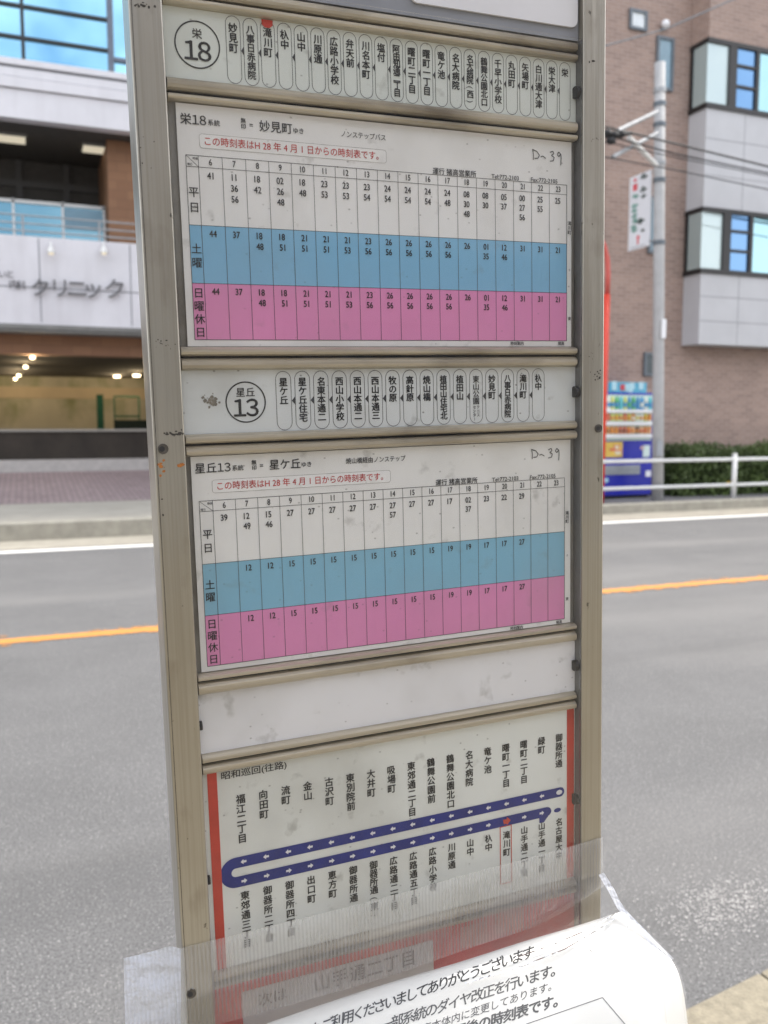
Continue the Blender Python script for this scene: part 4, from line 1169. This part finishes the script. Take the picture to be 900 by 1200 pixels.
ROW0 = [(150, 1262, -14.5), (300, 1204, -15), (430, 1160, -17), (540, 1127, -19), (612, 1104, -22), (670, 1087, -27), (729, 1068, -33)]
ROW1 = [(165, 1322, -36), (315, 1256, -40), (448, 1210, -46), (556, 1174, -53), (640, 1146, -61), (715, 1122, -72), (786, 1124, -70)]
ROW2 = [(180, 1390, -62), (332, 1318, -70), (466, 1270, -79), (578, 1232, -90), (664, 1204, -102), (742, 1180, -112), (804, 1186, -100)]
ROW3 = [(205, 1490, -92), (350, 1420, -104), (486, 1370, -116), (600, 1330, -130), (690, 1300, -144), (764, 1280, -152), (808, 1290, -136)]
ROW4 = [(220, 1640, -125), (366, 1570, -140), (500, 1520, -155), (615, 1480, -170), (705, 1450, -184), (775, 1430, -190), (812, 1440, -170)]
NT = sheet('notice_sheet', 'white printed notice in a plastic sleeve curling out at the foot of the sign', 'notice')
no, nv, nf = surf([ROW0, ROW1, ROW2, ROW3, ROW4], 0, name='paper', m=M['notice'], parent=NT, thick=.0003)
bvh = BVHTree.FromPolygons(nv, nf)
def onpaper(px, py, lift=.0006):
    a = sp(px, py, -.3); d = (a - camL).normalized()
    h = bvh.ray_cast(camL, d)
    p = h[0] if h[0] else sp(px, py, -.05)
    return p - d * lift
def ptext(mb, t, x0, y0, x1, y1, size, bold, i0=0):
    """characters set along the straight line from (x0, y0) to (x1, y1) on the paper"""
    n = len(t); dx, dy = (x1 - x0) / (n - 1), (y1 - y0) / (n - 1)
    ln = math.hypot(dx, dy); ux, uy = dx / ln, dy / ln
    vx_, vy_ = .06, -1.0
    for i, ch in enumerate(t):
        cx_, cy_ = x0 + dx * i, y0 + dy * i
        vs, fs = glyph(ch)
        if not vs: continue
        for kk, (bx_, bz_) in enumerate([(-bold, 0), (bold, 0), (0, bold * .8), (0, -bold * .8)] if bold else [(0, 0)]):
            P_ = []
            for gx, gz in vs:
                u, v = (gx - .5 + bx_) * size, (gz - .35 + bz_) * size
                P_.append(onpaper(cx_ + ux * u + vx_ * v, cy_ + uy * u + vy_ * v, .0006 + kk * 3e-5))
            mb.add(P_, fs)
T = MB()
ptext(T, 'いつもご利用くださいましてありがとうございます', 346, 1214, 619, 1117, 16.8, .016)
ptext(T, '一部系統のダイヤ改正を行います。', 452, 1201, 653, 1136, 16.5, .016)
ptext(T, '車本体内に変更してあります。', 500, 1204.5, 648, 1155, 12.2, .006)
ptext(T, '改正後の時刻表です。', 524, 1212, 656, 1172, 16.5, .034)
T.build('printed_text', M['ink'], NT)
Lb = MB()
def pline(pts, wd):
    for (a, b), (c_, d_) in zip(pts, pts[1:]):
        for q in range(8):
            p, r_ = (a + (c_ - a) * q / 8, b + (d_ - b) * q / 8), (a + (c_ - a) * (q + 1) / 8, b + (d_ - b) * (q + 1) / 8)
            dx, dy = r_[0] - p[0], r_[1] - p[1]; l_ = math.hypot(dx, dy); nx, ny = -dy / l_ * wd / 2, dx / l_ * wd / 2
            Lb.quad(*[onpaper(*z_) for z_ in ((p[0] - nx, p[1] - ny), (r_[0] - nx, r_[1] - ny), (r_[0] + nx, r_[1] + ny), (p[0] + nx, p[1] + ny))])
pline([(617, 1200), (706, 1169), (745, 1215)], .9)
Lb.build('box_outline', M['inkgrey'], NT)

SV = sheet('plastic_sleeve', 'clear wrinkled plastic sleeve over the white notice', 'plastic sleeve')
def shift(r_, dx=0, dy=0, dz=0): return [(a + dx, b + dy, c_ + dz) for a, b, c_ in r_]
F0 = [(205, 1176, -13.6), (300, 1150, -13.6), (430, 1110, -13.6), (540, 1076, -13.6), (612, 1055, -13.6), (660, 1040, -13.6), (709, 1024, -13.6)]
R0 = [(a, b, c_ - 2.0) for a, b, c_ in ROW0]; R0[-1] = (731, 1064, -35)
R1 = [(a, b, c_ - 2.2) for a, b, c_ in ROW1]; R1[-1] = (789, 1124, -72)
R2 = [(a, b, c_ - 2.2) for a, b, c_ in ROW2]; R2[-1] = (807, 1188, -102)
R3 = [(a, b, c_ - 2.2) for a, b, c_ in ROW3]
R4 = [(a, b, c_ - 2.2) for a, b, c_ in ROW4]
surf([F0, R0, R1, R2, R3, R4], 0, name='film', m=M['sleeve'], parent=SV)

seam = [[(707, 1022, -13.8), (719, 1041, -24), (731, 1063, -35), (760, 1094, -54), (789, 1123, -70)],
        [(701, 1025, -14.2), (713, 1045, -25), (726, 1068, -36), (755, 1099, -55), (784, 1127, -71)]]
surf(seam, -.0006, name='welded_edge', m=M['tapeend'], parent=SV)
cz = MB()
for pts in ([(545, 1152), (610, 1133), (662, 1112), (700, 1090), (727, 1072)], [(600, 1124), (650, 1106), (690, 1089), (722, 1070)], [(735, 1085), (748, 1120), (756, 1160), (752, 1205)], [(764, 1110), (776, 1150), (781, 1200)], [(690, 1112), (706, 1128), (738, 1135)]):
    for (a, b), (c_, d_) in zip(pts, pts[1:]):
        for q in range(6):
            f0, f1 = q / 6, (q + 1) / 6
            p0, p1 = (a + (c_ - a) * f0, b + (d_ - b) * f0), (a + (c_ - a) * f1, b + (d_ - b) * f1)
            cz.quad(onpaper(p0[0], p0[1] - .7, .0060), onpaper(p1[0], p1[1] - .7, .0060), onpaper(p1[0], p1[1] + .7, .0063), onpaper(p0[0], p0[1] + .7, .0063))
cz.build('crease_highlights', M['tapeend'], SV)  # thin milky strips painting bright highlights along the sleeve's folds
TP = sheet('packing_tape', 'ribbed clear packing tape holding the sleeve across the sign, end folded at left post', 'tape')
A0 = [(205, 1113), (330, 1082), (450, 1052), (560, 1021), (640, 1000), (706, 981)]
A1 = [(205, 1215), (330, 1180), (450, 1146), (560, 1108), (640, 1080), (708, 1038)]
rows = []
for q in (0, .33, .67, 1): rows.append([(a[0] + (b[0] - a[0]) * q, a[1] + (b[1] - a[1]) * q, -12.9) for a, b in zip(A0, A1)])
surf(rows, 0, name='strip', m=M['tape'], parent=TP, sub=4)
fe = []
for q, dz in ((0, 0), (.3, 2), (.65, -2), (1, 1)):
    fe.append([(145 + 2 * q, 1123 + 100 * q, -2 + dz), (162 + 1 * q, 1119 + 100 * q, -6 - dz), (182, 1114 + 101 * q, -9 + dz * .6), (200, 1109 + 104 * q, -12.4), (212, 1112 + 102 * q, -13.1)])
surf(fe, 0, name='folded_end', m=M['tapeend'], parent=TP, sub=6)
